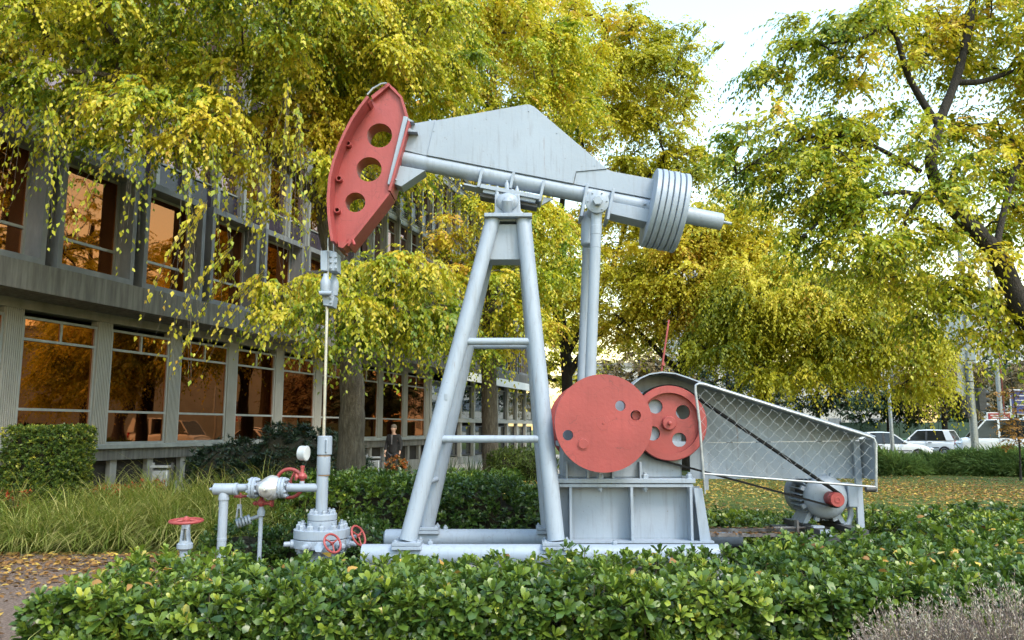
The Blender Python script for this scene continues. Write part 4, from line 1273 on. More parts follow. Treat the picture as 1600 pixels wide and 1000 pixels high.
# lower needle valve, its stand pipe and the small flanged valve train
xn = X(404.5); Yn = YW + .12
nv_ = obj('needle_valve', MB().lathe((xn, Yn, zat(797)), (0, 0, 1), [(0, .018), (.03, .02), (.045, .04), (.07, .05), (.095, .044), (.115, .026), (.16, .02), (.165, .027), (.185, .027)], 18), RED, wh)
obj('valve_arm', MB().lathe((xn, Yn, zat(788)), (1, -.1, .02), [(0, .022), (.09, .02), (.095, .03), (.115, .03), (.12, .045), (.135, .045), (.14, .02)], 12), RED, nv_)
obj('valve_arm', MB().lathe((xn, Yn, zat(788)), (-1, .1, 0), [(0, .02), (.06, .017), (.062, .03), (.07, .03), (.1, .012)], 10), RED, nv_)
obj('stand_pipe', MB().lathe((xn, Yn, 0.02), (0, 0, 1), [(0, .024), (zat(812), .024), (zat(811), .04), (zat(803), .045), (zat(799), .03), (zat(796), .024)], 16), GREY, wh)
a, b_ = Vector((X(402), Yn, zat(808))), Vector((X(362), Yn + .12, zat(822)))
vt = obj('valve_train', MB().cyl(a, b_, .022, n=14), GREY, wh)
dd = (b_ - a).normalized(); LL_ = (b_ - a).length
for k in (.45, .58, .72, .86, .98):
    c = a + (b_ - a) * k
    obj('train_flange', MB().lathe(c, dd + Vector((0, -.7, 0)), [(-.014, .05), (-.01, .055), (.01, .055), (.014, .05)], 22), GREY, vt)
p = Vector((X(370), Yn, zat(812)))
yk = obj('valve_yoke', MB().prism([(p.x - .035, p.z), (p.x - .02, p.z + .16), (p.x + .02, p.z + .16), (p.x + .035, p.z), (p.x + .018, p.z + .015), (p.x + .01, p.z + .11), (p.x - .01, p.z + .11), (p.x - .018, p.z + .015)], Yn - .02, Yn + .02), GREY, wh, bevel=.003)
handwheel('handwheel', (X(371), Yn, zat(777)), (0, 0, 1), .07, .011, 4, wh, .02)
obj('yoke_stem', MB().cyl((X(371), Yn, zat(792)), (X(371), Yn, zat(776)), .009, n=8), STEEL, yk)
# wheels at the foot of the casing head
handwheel('handwheel', at(519.5, 849, 8.85), (.78, -.6, .55), .105, .0125, 3, wh, .018)
obj('valve_stem', MB().cyl(at(519, 850, 8.87), (xw + .05, YW - .2, zat(850)), .018, n=10), GREY, wh)
handwheel('handwheel', at(560, 837, 9.15), (.9, -.35, .5), .115, .0125, 3, wh, .018)
obj('valve_stem', MB().cyl(at(559, 837, 9.15), (xw + .25, YW, zat(842)), .018, n=10), GREY, wh)
p = at(502, 858, 8.85); obj('outlet_plug', MB().lathe(p, (-.3, -1, .6), [(-.1, .045), (0, .045), (.01, .06), (.05, .06), (.055, .03)], 6), GREY, wh)

# ------------------------------------------------------------------ single valve at the left
vl = at(289, 848, 9.0)
gv = thing('gate_valve', 'small grey valve stand topped by a flat red handwheel, left of the wellhead', 'valve', (vl.x, 9.0, 0))
def zv(py): return at(289, py, 9.0).z
obj('valve_bonnet', MB().lathe((vl.x, 9.0, .01), (0, 0, 1), [(0, .05), (zv(862), .05), (zv(858), .085), (zv(851), .085), (zv(850), .06), (zv(846), .055)], 24), GREY, gv)
for s_ in (-1, 1):
    obj('yoke_arm', MB().prism([(vl.x + s_ * .055, zv(849)), (vl.x + s_ * .028, zv(849)), (vl.x + s_ * .012, zv(826)), (vl.x + s_ * .035, zv(822))], 8.97, 9.03), GREY, gv, bevel=.004)
obj('yoke_cap', MB().cyl((vl.x, 9.0, zv(826)), (vl.x, 9.0, zv(818)), .045, n=20), GREY, gv)
obj('stem', MB().cyl((vl.x, 9.0, zv(848)), (vl.x, 9.0, zv(806)), .011, n=10), STEEL, gv)
for i in range(4):
    a = R(90 * i + 40); bolt(gv, (vl.x + .065 * math.cos(a), 9 + .065 * math.sin(a), zv(851)), s=.9)
handwheel('handwheel', (vl.x, 9.0, zv(814)), (0, -.04, 1), .168, .017, 5, gv, .045, .012)

# ------------------------------------------------------------------ person by the building
SKIN = surf('skin', [(0.3, (.42, .25, .18)), (0.7, (.5, .31, .23))], 9, .5)
JACKET = surf('black_jacket', [(0.3, (.006, .006, .007)), (0.7, (.015, .015, .017))], 9, .8, .2)
TROUSER = surf('dark_trousers', [(0.3, (.02, .022, .03)), (0.7, (.04, .042, .05))], 9, .85, .2)
HAIR = surf('grey_brown_hair', [(0.3, (.09, .07, .055)), (0.7, (.17, .14, .11))], 30, .7, .3)
SHIRT = surf('grey_shirt', [(0.3, (.10, .10, .11)), (0.7, (.15, .15, .16))], 9, .8)
SHOE = surf('black_shoe', [(0.3, (.012, .012, .012)), (0.7, (.03, .03, .03))], 9, .5)
def skinned(name, nodes, edges, mat, parent, sub=2):
    me = bpy.data.meshes.new(name)
    me.from_pydata([n_[0] for n_ in nodes], edges, [])
    o = bpy.data.objects.new(name, me); COL.objects.link(o); o.parent = parent
    sk = o.modifiers.new('skin', 'SKIN'); sk.use_smooth_shade = True
    if not me.skin_vertices: 
        bm = bmesh.new(); bm.from_mesh(me); bm.verts.layers.skin.verify(); bm.to_mesh(me); bm.free()
    for d_, n_ in zip(me.skin_vertices[0].data, nodes):
        d_.radius = (n_[1], n_[2] if len(n_) > 2 else n_[1])
    me.skin_vertices[0].data[0].use_root = True
    o.modifiers.new('sub', 'SUBSURF').levels = sub
    o.modifiers['sub'].render_levels = sub
    me.materials.append(mat)
    return o
pp = at(615, 700, 26.0)
per = thing('person', 'man in an open black jacket and dark trousers walking past the office windows', 'person', (pp.x, 26.0, 0), R(-20))
body = [((0, 0, .95), .11, .08), ((0, 0, 1.15), .125, .095), ((0, 0, 1.36), .15, .10), ((0, -.01, 1.47), .06), ((0, -.02, 1.55), .055), ((0, -.03, 1.63), .082, .10), ((0, -.03, 1.715), .075, .085),
        ((.17, 0, 1.41), .06), ((.24, .03, 1.14), .042), ((.26, -.06, .90), .03), ((.262, -.09, .83), .036, .022),
        ((-.17, 0, 1.41), .06), ((-.25, .02, 1.14), .042), ((-.25, -.10, .92), .03), ((-.245, -.13, .86), .036, .022),
        ((.09, 0, .86), .07), ((.10, -.06, .48), .05), ((.10, .04, .09), .04), ((.10, -.10, .045), .04, .035),
        ((-.09, 0, .86), .07), ((-.10, .02, .48), .05), ((-.10, .14, .10), .04), ((-.10, .02, .045), .04, .035)]
be = [(0, 1), (1, 2), (2, 3), (3, 4), (4, 5), (5, 6), (2, 7), (7, 8), (8, 9), (9, 10), (2, 11), (11, 12), (12, 13), (13, 14), (0, 15), (15, 16), (16, 17), (17, 18), (0, 19), (19, 20), (20, 21), (21, 22)]
skinned('body', body, be, SKIN, per)
jk = [((0, .01, .80), .185, .15), ((0, .005, 1.12), .165, .125), ((0, 0, 1.36), .185, .125), ((0, 0, 1.46), .085, .08), ((.185, 0, 1.41), .085), ((.25, .03, 1.14), .065), ((.268, -.05, .93), .05), ((-.185, 0, 1.41), .085), ((-.26, .02, 1.14), .065), ((-.258, -.09, .95), .05)]
skinned('jacket', jk, [(0, 1), (1, 2), (2, 3), (2, 4), (4, 5), (5, 6), (2, 7), (7, 8), (8, 9)], JACKET, per)
tr_ = [((0, 0, .95), .15, .115), ((.09, 0, .84), .105), ((.10, -.06, .48), .078), ((.10, .04, .08), .06), ((-.09, 0, .84), .105), ((-.10, .02, .48), .078), ((-.10, .14, .10), .06)]
skinned('trousers', tr_, [(0, 1), (1, 2), (2, 3), (0, 4), (4, 5), (5, 6)], TROUSER, per)
obj('shirt_front', MB().prism([(-.035, 1.46), (.035, 1.46), (.012, 1.15), (-.012, 1.15)], -.142, -.13), SHIRT, per, local=True)
obj('hair', MB().ball((0, -.005, 1.715), .092, .105, .085, 18, 10), HAIR, per, local=True)
for s_ in (-1, 1):
    e_ = obj('ear', MB().ball((s_ * .085, -.02, 1.655), .014, .022, .034, 10, 6), SKIN, per, local=True)
    obj('eye', MB().ball((s_ * .032, -.122, 1.672), .011, .008, .008, 8, 6), DARKIRON, per, local=True)
    obj('shoe', MB().ball((s_ * .10, -.05 if s_ > 0 else .06, .05), .055, .14, .05, 14, 8), SHOE, per, local=True)
obj('nose', MB().ball((0, -.135, 1.645), .013, .02, .022, 8, 6), SKIN, per, local=True)
def hand_fingers(s_, c):
    for i in range(4):
        x = c[0] + s_ * (.0) + (i - 1.5) * .006; y = c[1] + (i - 1.5) * .018
        obj('finger', MB().tube([(x, y, c[2] - .02), (x - s_ * .006, y - .004, c[2] - .055), (x - s_ * .022, y - .006, c[2] - .08)], [.0095, .009, .007], 7), SKIN, per, local=True)
    obj('thumb', MB().tube([(c[0], c[1] - .02, c[2] + .005), (c[0] - s_ * .01, c[1] - .05, c[2] - .02), (c[0] - s_ * .015, c[1] - .055, c[2] - .045)], [.011, .01, .008], 7), SKIN, per, local=True)
hand_fingers(1, (.262, -.09, .81)); hand_fingers(-1, (-.245, -.13, .84))
# ------------------------------------------------------------------ street at the back right: cars, poles, signs, railing
CARWHITE = surf('white_car_paint', [(0.3, (.74, .75, .76)), (0.7, (.8, .81, .82))], 2, .22)
CARGLASS = surf('car_glass', [(0.3, (.012, .014, .016)), (0.7, (.025, .028, .03))], 2, .06)
TYRE = surf('tyre', [(0.3, (.015, .015, .016)), (0.7, (.03, .03, .03))], 12, .85)
RIM = surf('wheel_rim', [(0.3, (.35, .36, .38)), (0.7, (.5, .51, .53))], 9, .35, metallic=.7)
TAIL = surf('tail_lamp', [(0.3, (.4, .01, .012)), (0.7, (.55, .02, .02))], 6, .15)
LAMP = surf('head_lamp', [(0.3, (.6, .62, .65)), (0.7, (.8, .82, .84))], 6, .1)
PLATE = surf('number_plate', [(0.3, (.7, .7, .68)), (0.7, (.8, .8, .78))], 6, .4)
def loft(sections):
    """sections: list of (x, [(y, z) ...]) rings of equal length"""
    vs, fs = [], []; m = len(sections[0][1])
    for x, ring in sections: vs += [(x, y, z) for y, z in ring]
    for i in range(len(sections) - 1):
        for k in range(m):
            j = (k + 1) % m
            fs.append((i * m + k, i * m + j, (i + 1) * m + j, (i + 1) * m + k))
    fs.append(tuple(range(m))); fs.append(tuple(reversed(range((len(sections) - 1) * m, len(sections) * m))))
    return MB().add(vs, fs)
def ring_(hw, z0, z1, top_in=.0, r=.1):
    zz = [(-hw + .08, z0), (-hw, z0 + .12), (-hw - 0, (z0 + z1) / 2), (-hw + top_in * .5, z1 - r), (-hw + top_in + r, z1)]
    return zz + [(-y, z) for y, z in reversed(zz)]
def make_car(name, label, loc, rz, spec, group):
    """x runs forward; spec gives length, half width, bonnet, belt, roof and glasshouse stations"""
    L, hw, zb, zh, zbelt, zr, xs, xw0, xr0, xr1, xt = (spec[k] for k in ('L', 'hw', 'zb', 'zh', 'zbelt', 'zr', 'xs', 'xw0', 'xr0', 'xr1', 'xt'))
    root = thing(name, label, spec['cat'], loc, rz, group)
    f = L / 2
    bd = obj('body', loft([(-f, ring_(hw * .86, zb + .1, zbelt - .12)), (-f + .06, ring_(hw * .94, zb, zbelt - .02)), (-f + .5, ring_(hw, zb, zbelt)), (xw0 - .1, ring_(hw, zb, zbelt)), (xw0 + .1, ring_(hw, zb, zbelt - .02)),
                          ((xw0 + f) / 2 + .1, ring_(hw * .98, zb, (zh + zbelt) / 2 - .02)), (f - .35, ring_(hw * .95, zb, zh)), (f - .06, ring_(hw * .86, zb, zh - .16)), (f, ring_(hw * .78, zb + .08, zh - .3))]), CARWHITE, root, local=True, smooth=50)
    bd.modifiers.new('sub', 'SUBSURF').levels = 1; bd.modifiers['sub'].render_levels = 1
    ti = spec.get('ti', .17)
    # glasshouse: a ring of four pillars with roof, each pane a part
    rw = hw - ti
    cab = obj('roof', loft([(xt + .02, [(-rw + .05, zr - .05), (-rw, zr - .03), (-rw + .08, zr), (rw - .08, zr), (rw, zr - .03), (rw - .05, zr - .05)]), ((xr0 + xr1) / 2, [(-rw + .05, zr - .05), (-rw - .02, zr - .02), (-rw + .1, zr + .03), (rw - .1, zr + .03), (rw + .02, zr - .02), (rw - .05, zr - .05)]),
                            (xr0, [(-rw + .05, zr - .06), (-rw, zr - .04), (-rw + .08, zr - .01), (rw - .08, zr - .01), (rw, zr - .04), (rw - .05, zr - .06)])]), CARWHITE, root, local=True, smooth=50)
    def quad(nm, pts, mat, par, th=.012):
        o = obj(nm, MB().add(pts, [tuple(range(len(pts)))]), mat, par, local=True, smooth=0)
        s = o.modifiers.new('s', 'SOLIDIFY'); s.thickness = th; s.offset = 0
        return o
    hb = hw - .045
    quad('windscreen', [(xw0, -hb + .05, zbelt - .03), (xw0, hb - .05, zbelt - .03), (xr0, rw - .06, zr - .045), (xr0, -rw + .06, zr - .045)], CARGLASS, root)
    quad('rear_window', [(xs, -hb + .08, zbelt - .02), (xs, hb - .08, zbelt - .02), (xt, rw - .08, zr - .045), (xt, -rw + .08, zr - .045)], CARGLASS, root)
    for s in (-1, 1):
        def P(x, k, e=0): return (x, s * (hb + (rw - hb) * k + e), zbelt - .02 + (zr - .04 - zbelt + .02) * k)
        xb = lambda x0, x1, k: x0 + (x1 - x0) * k
        cuts = spec['cuts']
        # pillars
        quad('pillar', [P(xw0, 0), P(xw0 - .09, 0), P(xr0 - .09, 1), P(xr0, 1)], CARWHITE, root, .05)
        quad('pillar', [P(xs, 0), P(xs + spec.get('cp', .25), 0), P(xt + spec.get('cp', .25) * .8, 1), P(xt, 1)], CARWHITE, root, .05)
        for c in cuts: quad('pillar', [P(c - .05, 0), P(c + .05, 0), P(c + .04, 1), P(c - .06, 1)], CARWHITE if spec['cat'] == 'van' else DARKIRON, root, .045)
        edges = [xs + spec.get('cp', .25)] + cuts + [xw0 - .09]; te = [xt + spec.get('cp', .25) * .8] + cuts + [xr0 - .09]
        for i in range(len(edges) - 1):
            o0 = .05 if i > 0 else 0; o1 = -.05 if i < len(edges) - 2 else 0
            quad('side_window', [P(edges[i] + o0, 0, -.012), P(edges[i + 1] + o1, 0, -.012), P(te[i + 1] + o1, 1, -.012), P(te[i] + o0, 1, -.012)], CARGLASS, root)
        for x in spec['wheels']:
            w = obj('wheel', MB().lathe((x, s * (hw - .20), .32), (0, s, 0), [(0, .27), (.02, .31), (.18, .32), (.21, .29), (.212, .2)], 28), TYRE, root, local=True)
            obj('rim', MB().lathe((x, s * (hw + .005), .32), (0, s, 0), [(0, .205), (.012, .2), (.004, .15), (.012, .05), (.014, .02)], 20), RIM, w, local=True)
        obj('head_light', MB().ball((f - .16, s * (hw * .72), zh - .17), .14, .16, .08, 14, 8), LAMP, root, local=True)
        obj('tail_light', MB().ball((-f + .07, s * (hw * .86), zbelt - .18), .07, .10, .16, 12, 8), TAIL, root, local=True)
        obj('mirror', MB().ball((xw0 - .2, s * (hw + .09), zbelt + .06), .07, .1, .07, 12, 8), CARWHITE, root, local=True)
        for c in cuts[:1]:
            obj('door_handle', MB().box((c - .2, s * (hw + .005), zbelt - .14), (.2, .03, .035)), DARKIRON, root, local=True)
            obj('door_seam', MB().box((c, s * (hw - .008), (zbelt + zb) / 2 + .08), (.012, .02, zbelt - zb - .3)), DARKIRON, root, local=True)
        obj('side_moulding', MB().box((0, s * (hw + .0), zb + .3), (L * .5, .02, .05)), DARKIRON, root, local=True)
    obj('number_plate', MB().box((-f - .01, 0, zbelt - .35), (.02, .5, .11)), PLATE, root, local=True)
    obj('rear_bumper', MB().box((-f + .02, 0, zb + .12), (.08, hw * 1.6, .16)), DARKIRON, root, local=True)
    return root
sedan = dict(cat='car', L=4.4, hw=.87, zb=.22, zh=.78, zbelt=.92, zr=1.47, xs=-1.75, xw0=.95, xr0=.25, xr1=-.8, xt=-1.0, cuts=[-.2], wheels=(1.38, -1.25))
hatch = dict(cat='car', L=3.7, hw=.83, zb=.24, zh=.85, zbelt=.98, zr=1.56, xs=-1.72, xw0=.85, xr0=.3, xr1=-.8, xt=-1.45, cuts=[-.25], wheels=(1.15, -1.2), cp=.4)
van = dict(cat='van', L=4.9, hw=.95, zb=.28, zh=1.10, zbelt=1.25, zr=2.12, xs=-2.38, xw0=1.9, xr0=1.15, xr1=-1.2, xt=-2.25, cuts=[.55, -.9], wheels=(1.6, -1.45), ti=.14, cp=.3)
def px_at(px, Y): return at(px, 690, Y).x
make_car('parked_car', 'white saloon car behind the juniper, nearest the end of the belt guard', (px_at(1384, 43), 43, 0), R(-17), sedan, 'white vehicles on the street')
make_car('parked_car', 'white hatchback with red tail lamp, between the saloon car and the van', (px_at(1446, 48), 48, .02), R(138), hatch, 'white vehicles on the street')
make_car('van', 'white passenger van with dark windows behind the tall signal pole', (px_at(1578, 41), 41, 0), R(156), van, 'white vehicles on the street')

def pole(name, label, px, Y, r, h, base=690):
    x = px_at(px, Y)
    root = thing(name, label, 'pole', (x, Y, 0))
    obj('shaft', MB().lathe((x, Y, 0), (0, 0, 1), [(0, r * 1.0), (.4, r), (h, r * .62), (h + .05, r * .3)], 24), GALV, root)
    obj('base_collar', MB().lathe((x, Y, 0), (0, 0, 1), [(0, r * 1.8), (.05, r * 1.8), (.06, r * 1.3), (.3, r * 1.2), (.32, r)], 24), GALV, root)
    return root, x
r1, x1 = pole('signal_pole', 'tall grey steel pole with black signal heads in front of the van', 1523, 36.0, .165, 11)
for dx, zc_, s in ((-.26, 2.62, (.16, .3, .95)), (.38, 2.95, (.34, .34, 1.0))):
    h_ = obj('signal_head', MB().box((x1 + dx, 35.95, zc_), s), DARKIRON, r1, bevel=.02)
    for k in (-1, 0, 1):
        obj('signal_visor', MB().cyl((x1 + dx + (.17 if dx > 0 else -.08), 35.95, zc_ + k * .3), (x1 + dx + (.36 if dx > 0 else -.2), 35.95, zc_ + k * .3 - .02), .1, n=12), DARKIRON, h_)
obj('sign_back', MB().box((x1 - .3, 36.15, 4.15), (.35, .03, .9)), GALV, r1)
obj('sign_back', MB().lathe((x1 - .28, 36.1, 3.45), (0, 1, 0), [(0, .33), (.02, .33)], 24), GALV, r1)
for z in (3.4, 3.75, 4.3, 4.7):
    obj('sign_band', MB().lathe((x1, 36, z), (0, 0, 1), [(0, .17), (.03, .17)], 20), DARKIRON, r1)
r2, x2 = pole('lamp_post', 'second tall grey post, right of the signal pole and farther off', 1567, 50.0, .15, 13)
obj('red_stripe', MB().cyl((x2 + .24, 50, 1), (x2 + .24, 50, 9), .03, n=8), RED, r2)
r3, x3 = pole('short_post', 'slim pale post in front of the white saloon car', 1394, 39.5, .10, 4.2)
# roadside boards
def board(name, label, px, py, Y, w, h, mat, stripes):
    p = at(px, py, Y)
    root = thing(name, label, 'sign', (p.x, Y, 0))
    pl = obj('board', MB().box((p.x, Y, p.z), (w, .08, h)), mat, root)
    obj('board_frame', MB().box((p.x, Y + .03, p.z), (w + .14, .06, h + .14)), WHITEPAINT, root)
    for s in (-1, 1): obj('post', MB().cyl((p.x + s * w * .4, Y + .1, 0), (p.x + s * w * .4, Y + .1, p.z + h * .4), .05, n=10), GALV, root)
    for i, (dx, dz, sw) in enumerate(stripes):
        obj('print_line', MB().box((p.x + dx, Y - .046, p.z + dz), (sw, .008, .055)), WHITEPAINT, pl)
BREDS = surf('sign_red', [(0.3, (.32, .03, .035)), (0.7, (.4, .045, .05))], 3, .5)
BBLUE = surf('sign_blue', [(0.3, (.03, .045, .16)), (0.7, (.045, .06, .2))], 3, .5)
board('roadside_sign', 'red and white road sign board above the van roof', 1561, 652, 50, 1.35, .5, BREDS, [(-.1, .12, .9), (.05, 0, 1.0), (-.15, -.12, .8)])
board('roadside_sign', 'dark blue notice board at the far right edge beyond the van', 1596, 628, 52, 1.3, 1.5, BBLUE, [(-.1, .4, .8), (0, .1, .9), (-.1, -.2, .7)])
# green railing along the far side
GREENP = surf('green_paint', [(0.3, (.02, .10, .05)), (0.7, (.035, .15, .075))], 4, .5)
rl = thing('railing', 'low green metal railing along the far pavement behind the cars', 'railing', (px_at(1330, 55), 55, 0))
xa, xb_ = px_at(1330, 55), px_at(1530, 55)
for z in (.95, .5): obj('rail', MB().cyl((xa, 55, z), (xb_, 55, z), .035, n=8), GREENP, rl)
n_ = 12
for i in range(n_ + 1):
    obj('post', MB().cyl((xa + (xb_ - xa) * i / n_, 55, 0), (xa + (xb_ - xa) * i / n_, 55, 1.0), .04, n=8), GREENP, rl)
# far buildings beyond the street
def block(name, label, x0, x1, Y, h, mat, wmat, cols, rows, depth=14):
    root = thing(name, label, 'building', ((x0 + x1) / 2, Y, 0))
    obj('wall', MB().span((x0, Y, 0), (x1, Y + depth, h)), mat, root, smooth=0)
    obj('roof_edge', MB().span((x0 - .2, Y - .2, h), (x1 + .2, Y + depth, h + .5)), CONC, root, smooth=0)
    cw_, rh = (x1 - x0) / cols, (h - 1) / rows
    wm = MB().span((-cw_ * .3, -.05, -rh * .28), (cw_ * .3, .05, rh * .28)).mesh('window', wmat, 0)
    for i in range(cols):
        for j in range(rows):
            inst('window', wm, root, Matrix.Translation((x0 + (i + .5) * cw_, Y - .03, .8 + (j + .5) * rh)))
FARWALL = surf('far_plaster', [(0.3, (.40, .41, .42)), (0.7, (.52, .53, .54))], .6, .9)
FARWALL2 = surf('far_ochre_plaster', [(0.3, (.36, .34, .31)), (0.7, (.46, .44, .41))], .6, .9)
FARWIN = surf('far_window', [(0.3, (.10, .12, .14)), (0.7, (.18, .2, .23))], 2, .15)
block('apartment_block', 'pale grey tower block far beyond the street, behind the poles', px_at(1535, 150), px_at(1640, 150), 150, 26, FARWALL, FARWIN, 7, 9)
block('apartment_block', 'low long grey block across the street behind the trees', px_at(900, 95), px_at(1420, 95), 95, 9, FARWALL2, FARWIN, 16, 3)
block('apartment_block', 'tall pale block glimpsed through the yellow trees behind the brake lever', px_at(1060, 120), px_at(1180, 120), 120, 26, FARWALL, FARWIN, 6, 8)
block('apartment_block', 'long block added outside the right edge to cover the bright horizon in the office window reflections', 75, 120, 42, 13, FARWALL2, FARWIN, 10, 4, 70)  # added block out of view, keeps bright horizon out of the window reflections
FENCEG = surf('green_hoarding', [(0.3, (.02, .05, .035)), (0.7, (.035, .075, .05))], 1.5, .7)
hd = thing('hoarding', 'dark green boarded fence beyond the parked cars', 'fence', (px_at(1390, 70), 70, 0))
for i in range(10):
    xx = px_at(1330, 70) + i * 1.7
    obj('board', MB().box((xx, 70, 1.1), (1.66, .06, 2.2)), FENCEG, hd)
    obj('post', MB().box((xx - .85, 70.08, 1.15), (.09, .09, 2.3)), DARKIRON, hd)
# litter bins and planters near the building
def bin_(label, px, Y, w=.3):
    p = at(px, 735, Y)
    root = thing('litter_bin', label, 'bin', (p.x, Y, 0), group='steel litter bins by the terrace')
    obj('container', MB().box((p.x, Y, .55), (w, w * .9, .62)), GALV, root, bevel=.015)
    obj('hood', MB().box((p.x, Y - .02, .93), (w + .04, w, .04)), GALV, root, bevel=.006)
    obj('ash_tray', MB().box((p.x, Y - .01, .86), (w * .8, w * .7, .06)), DARKIRON, root)
    for s in (-1, 1): obj('post', MB().box((p.x + s * (w / 2 + .035), Y, .5), (.035, .06, 1.0)), DARKIRON if s > 0 else GALV, root)
bin_('grey steel litter bin in front of the basement windows, right of the clipped hedge', 254, 15.6)
bin_('grey steel litter bin beside the thick tree trunk near the orange flowers', 584, 20.5)
# ------------------------------------------------------------------ hedges, shrubs, grasses
HEDGE = leafmat('hedge_leaf', [(0.0, (.022, .055, .014)), (0.35, (.06, .112, .018)), (0.6, (.135, .20, .024)), (0.8, (.25, .31, .04)), (0.93, (.42, .43, .06)), (1.0, (.40, .30, .08))], .26, .33, .5)
BOXL = leafmat('box_hedge_leaf', [(0.0, (.03, .065, .012)), (0.45, (.08, .13, .02)), (0.75, (.21, .25, .03)), (1.0, (.48, .44, .06))], .25, .4, .4)
EVERG = leafmat('evergreen_leaf', [(0.0, (.010, .026, .014)), (0.6, (.025, .052, .024)), (1.0, (.06, .10, .035))], .12, .38, .5)
JUNI = leafmat('juniper_leaf', [(0.0, (.06, .11, .05)), (0.5, (.17, .27, .09)), (1.0, (.38, .48, .17))], .3, .6, .3)
FLOWR = leafmat('red_flower', [(0.0, (.03, .05, .012)), (0.4, (.10, .09, .02)), (0.55, (.45, .04, .02)), (1.0, (.6, .07, .04))], .25, .5, .3)
FLOWO = leafmat('orange_flower', [(0.0, (.05, .07, .015)), (0.45, (.12, .10, .02)), (0.6, (.5, .13, .03)), (1.0, (.6, .22, .05))], .25, .5, .3)
GRASSM = leafmat('grass_blade', [(0.0, (.04, .065, .014)), (0.4, (.10, .15, .028)), (0.7, (.20, .25, .045)), (1.0, (.46, .42, .17))], .35, .5, .3)
LAVM = leafmat('grey_shrub_leaf', [(0.0, (.13, .085, .065)), (0.45, (.29, .22, .18)), (0.75, (.46, .38, .33)), (1.0, (.55, .53, .42))], .15, .8, .2)
YUC = leafmat('sword_leaf', [(0.0, (.03, .05, .03)), (0.6, (.07, .10, .055)), (1.0, (.14, .17, .09))], .15, .45, .4)
FALL = leafmat('fallen_leaf', [(0.0, (.10, .05, .02)), (0.3, (.22, .11, .04)), (0.55, (.42, .24, .06)), (0.8, (.58, .42, .08)), (1.0, (.6, .5, .22))], .2, .6, .3)
SAPL = leafmat('orange_leaf', [(0.0, (.12, .08, .02)), (0.5, (.42, .20, .04)), (1.0, (.55, .33, .06))], .3, .5, .3)
STEMM = surf('hedge_stem', [(0.3, (.07, .05, .03)), (0.7, (.15, .12, .07))], 20, .9)
DARKCORE = surf('dark_core_fill', [(0.3, (.016, .018, .009)), (0.7, (.035, .03, .018))], 30, .95, .8, 80)  # dark colour for the solids added inside foliage, standing for its dim interior

def core(parent, boxes, ells=(), shrink=.16):  # dark solids added inside the leaf shell to block see-through
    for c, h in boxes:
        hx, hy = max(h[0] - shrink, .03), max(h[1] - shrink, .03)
        obj('dark_core', MB().span((c[0] - hx, c[1] - hy, .02), (c[0] + hx, c[1] + hy, max(c[2] + h[2] - max(shrink * .8, .14), .08))), DARKCORE, parent, smooth=0, bevel=.05)
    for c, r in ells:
        obj('dark_core', MB().ball(c, *[max(x - shrink, .03) for x in r], 16, 10), DARKCORE, parent)

def hedge(name, label, cat, boxes, ells, n, L, wr, mat, m=9, tmpl=T_OBOV, depth=.14, bump=.045, lift=.7, tone0=.45, tseed=0, singles=0, group=None, rad=.14, tspread=.16, tfreq=2.0, nf=5.0, shrink=.16, stems=0, front=0):
    allc = [np.array(c) for c, _ in boxes] + [np.array(c) for c, _ in ells]
    allh = [np.array(h) for _, h in boxes] + [np.array(h) for _, h in ells]
    lo = np.min([c - h for c, h in zip(allc, allh)], axis=0) - .1; hi = np.max([c + h for c, h in zip(allc, allh)], axis=0) + .1
    lo[2] = max(lo[2], .02)
    ctr = (lo + hi) / 2
    root = thing(name, label, cat, (ctr[0], ctr[1], 0), group=group)
    def sdf(p):
        d = np.full(len(p), 9.)
        for c, h in boxes: d = np.minimum(d, sd_box(p, c, h, rad))
        for c, h in ells: d = np.minimum(d, sd_ell(p, c, h))
        return d + vnoise(p, nf, tseed) * bump + vnoise(p, nf * 2.6, tseed + 7) * bump * .5
    p, nv, d = shell_points(sdf, lo, hi, n, depth)
    if front:                                     # the clipped face towards the path is the densest
        hi2 = hi.copy(); hi2[1] = lo[1] + .5
        p2, nv2, d2 = shell_points(sdf, lo, hi2, front, depth * 1.3)
        p, nv = np.concatenate([p, p2]), np.concatenate([nv, nv2])
    fr_ = rosettes(p, nv, m, L, wr, lift, .35, tone0, tspread, tseed, tfreq)
    fr_ = list(fr_)
    if singles:
        keep = single_leaves(root, 'leaf', mat, *fr_, T_OBOV, singles)
        fr_ = [q[keep] for q in fr_]
    fr_[0] = fr_[0] - np.array([ctr[0], ctr[1], 0])
    link_mesh('foliage', leaf_mesh('foliage', mat, *fr_, tmpl), root, 'stuff')
    core(root, boxes, ells, shrink)
    if stems:
        mb = MB()
        for q, v_ in list(zip(p, nv))[::stems]:
            q, v_ = Vector(q), Vector(v_)
            a_ = q - v_ * .16 - Vector((0, 0, .14)) + Vector(rng.normal(size=3) * .03)
            mb.tube([a_, (a_ + q) / 2 + Vector(rng.normal(size=3) * .015), q + v_ * .01], [.006, .005, .003], 4)
        obj('stems', mb, STEMM, root, kind='stuff')
    return root

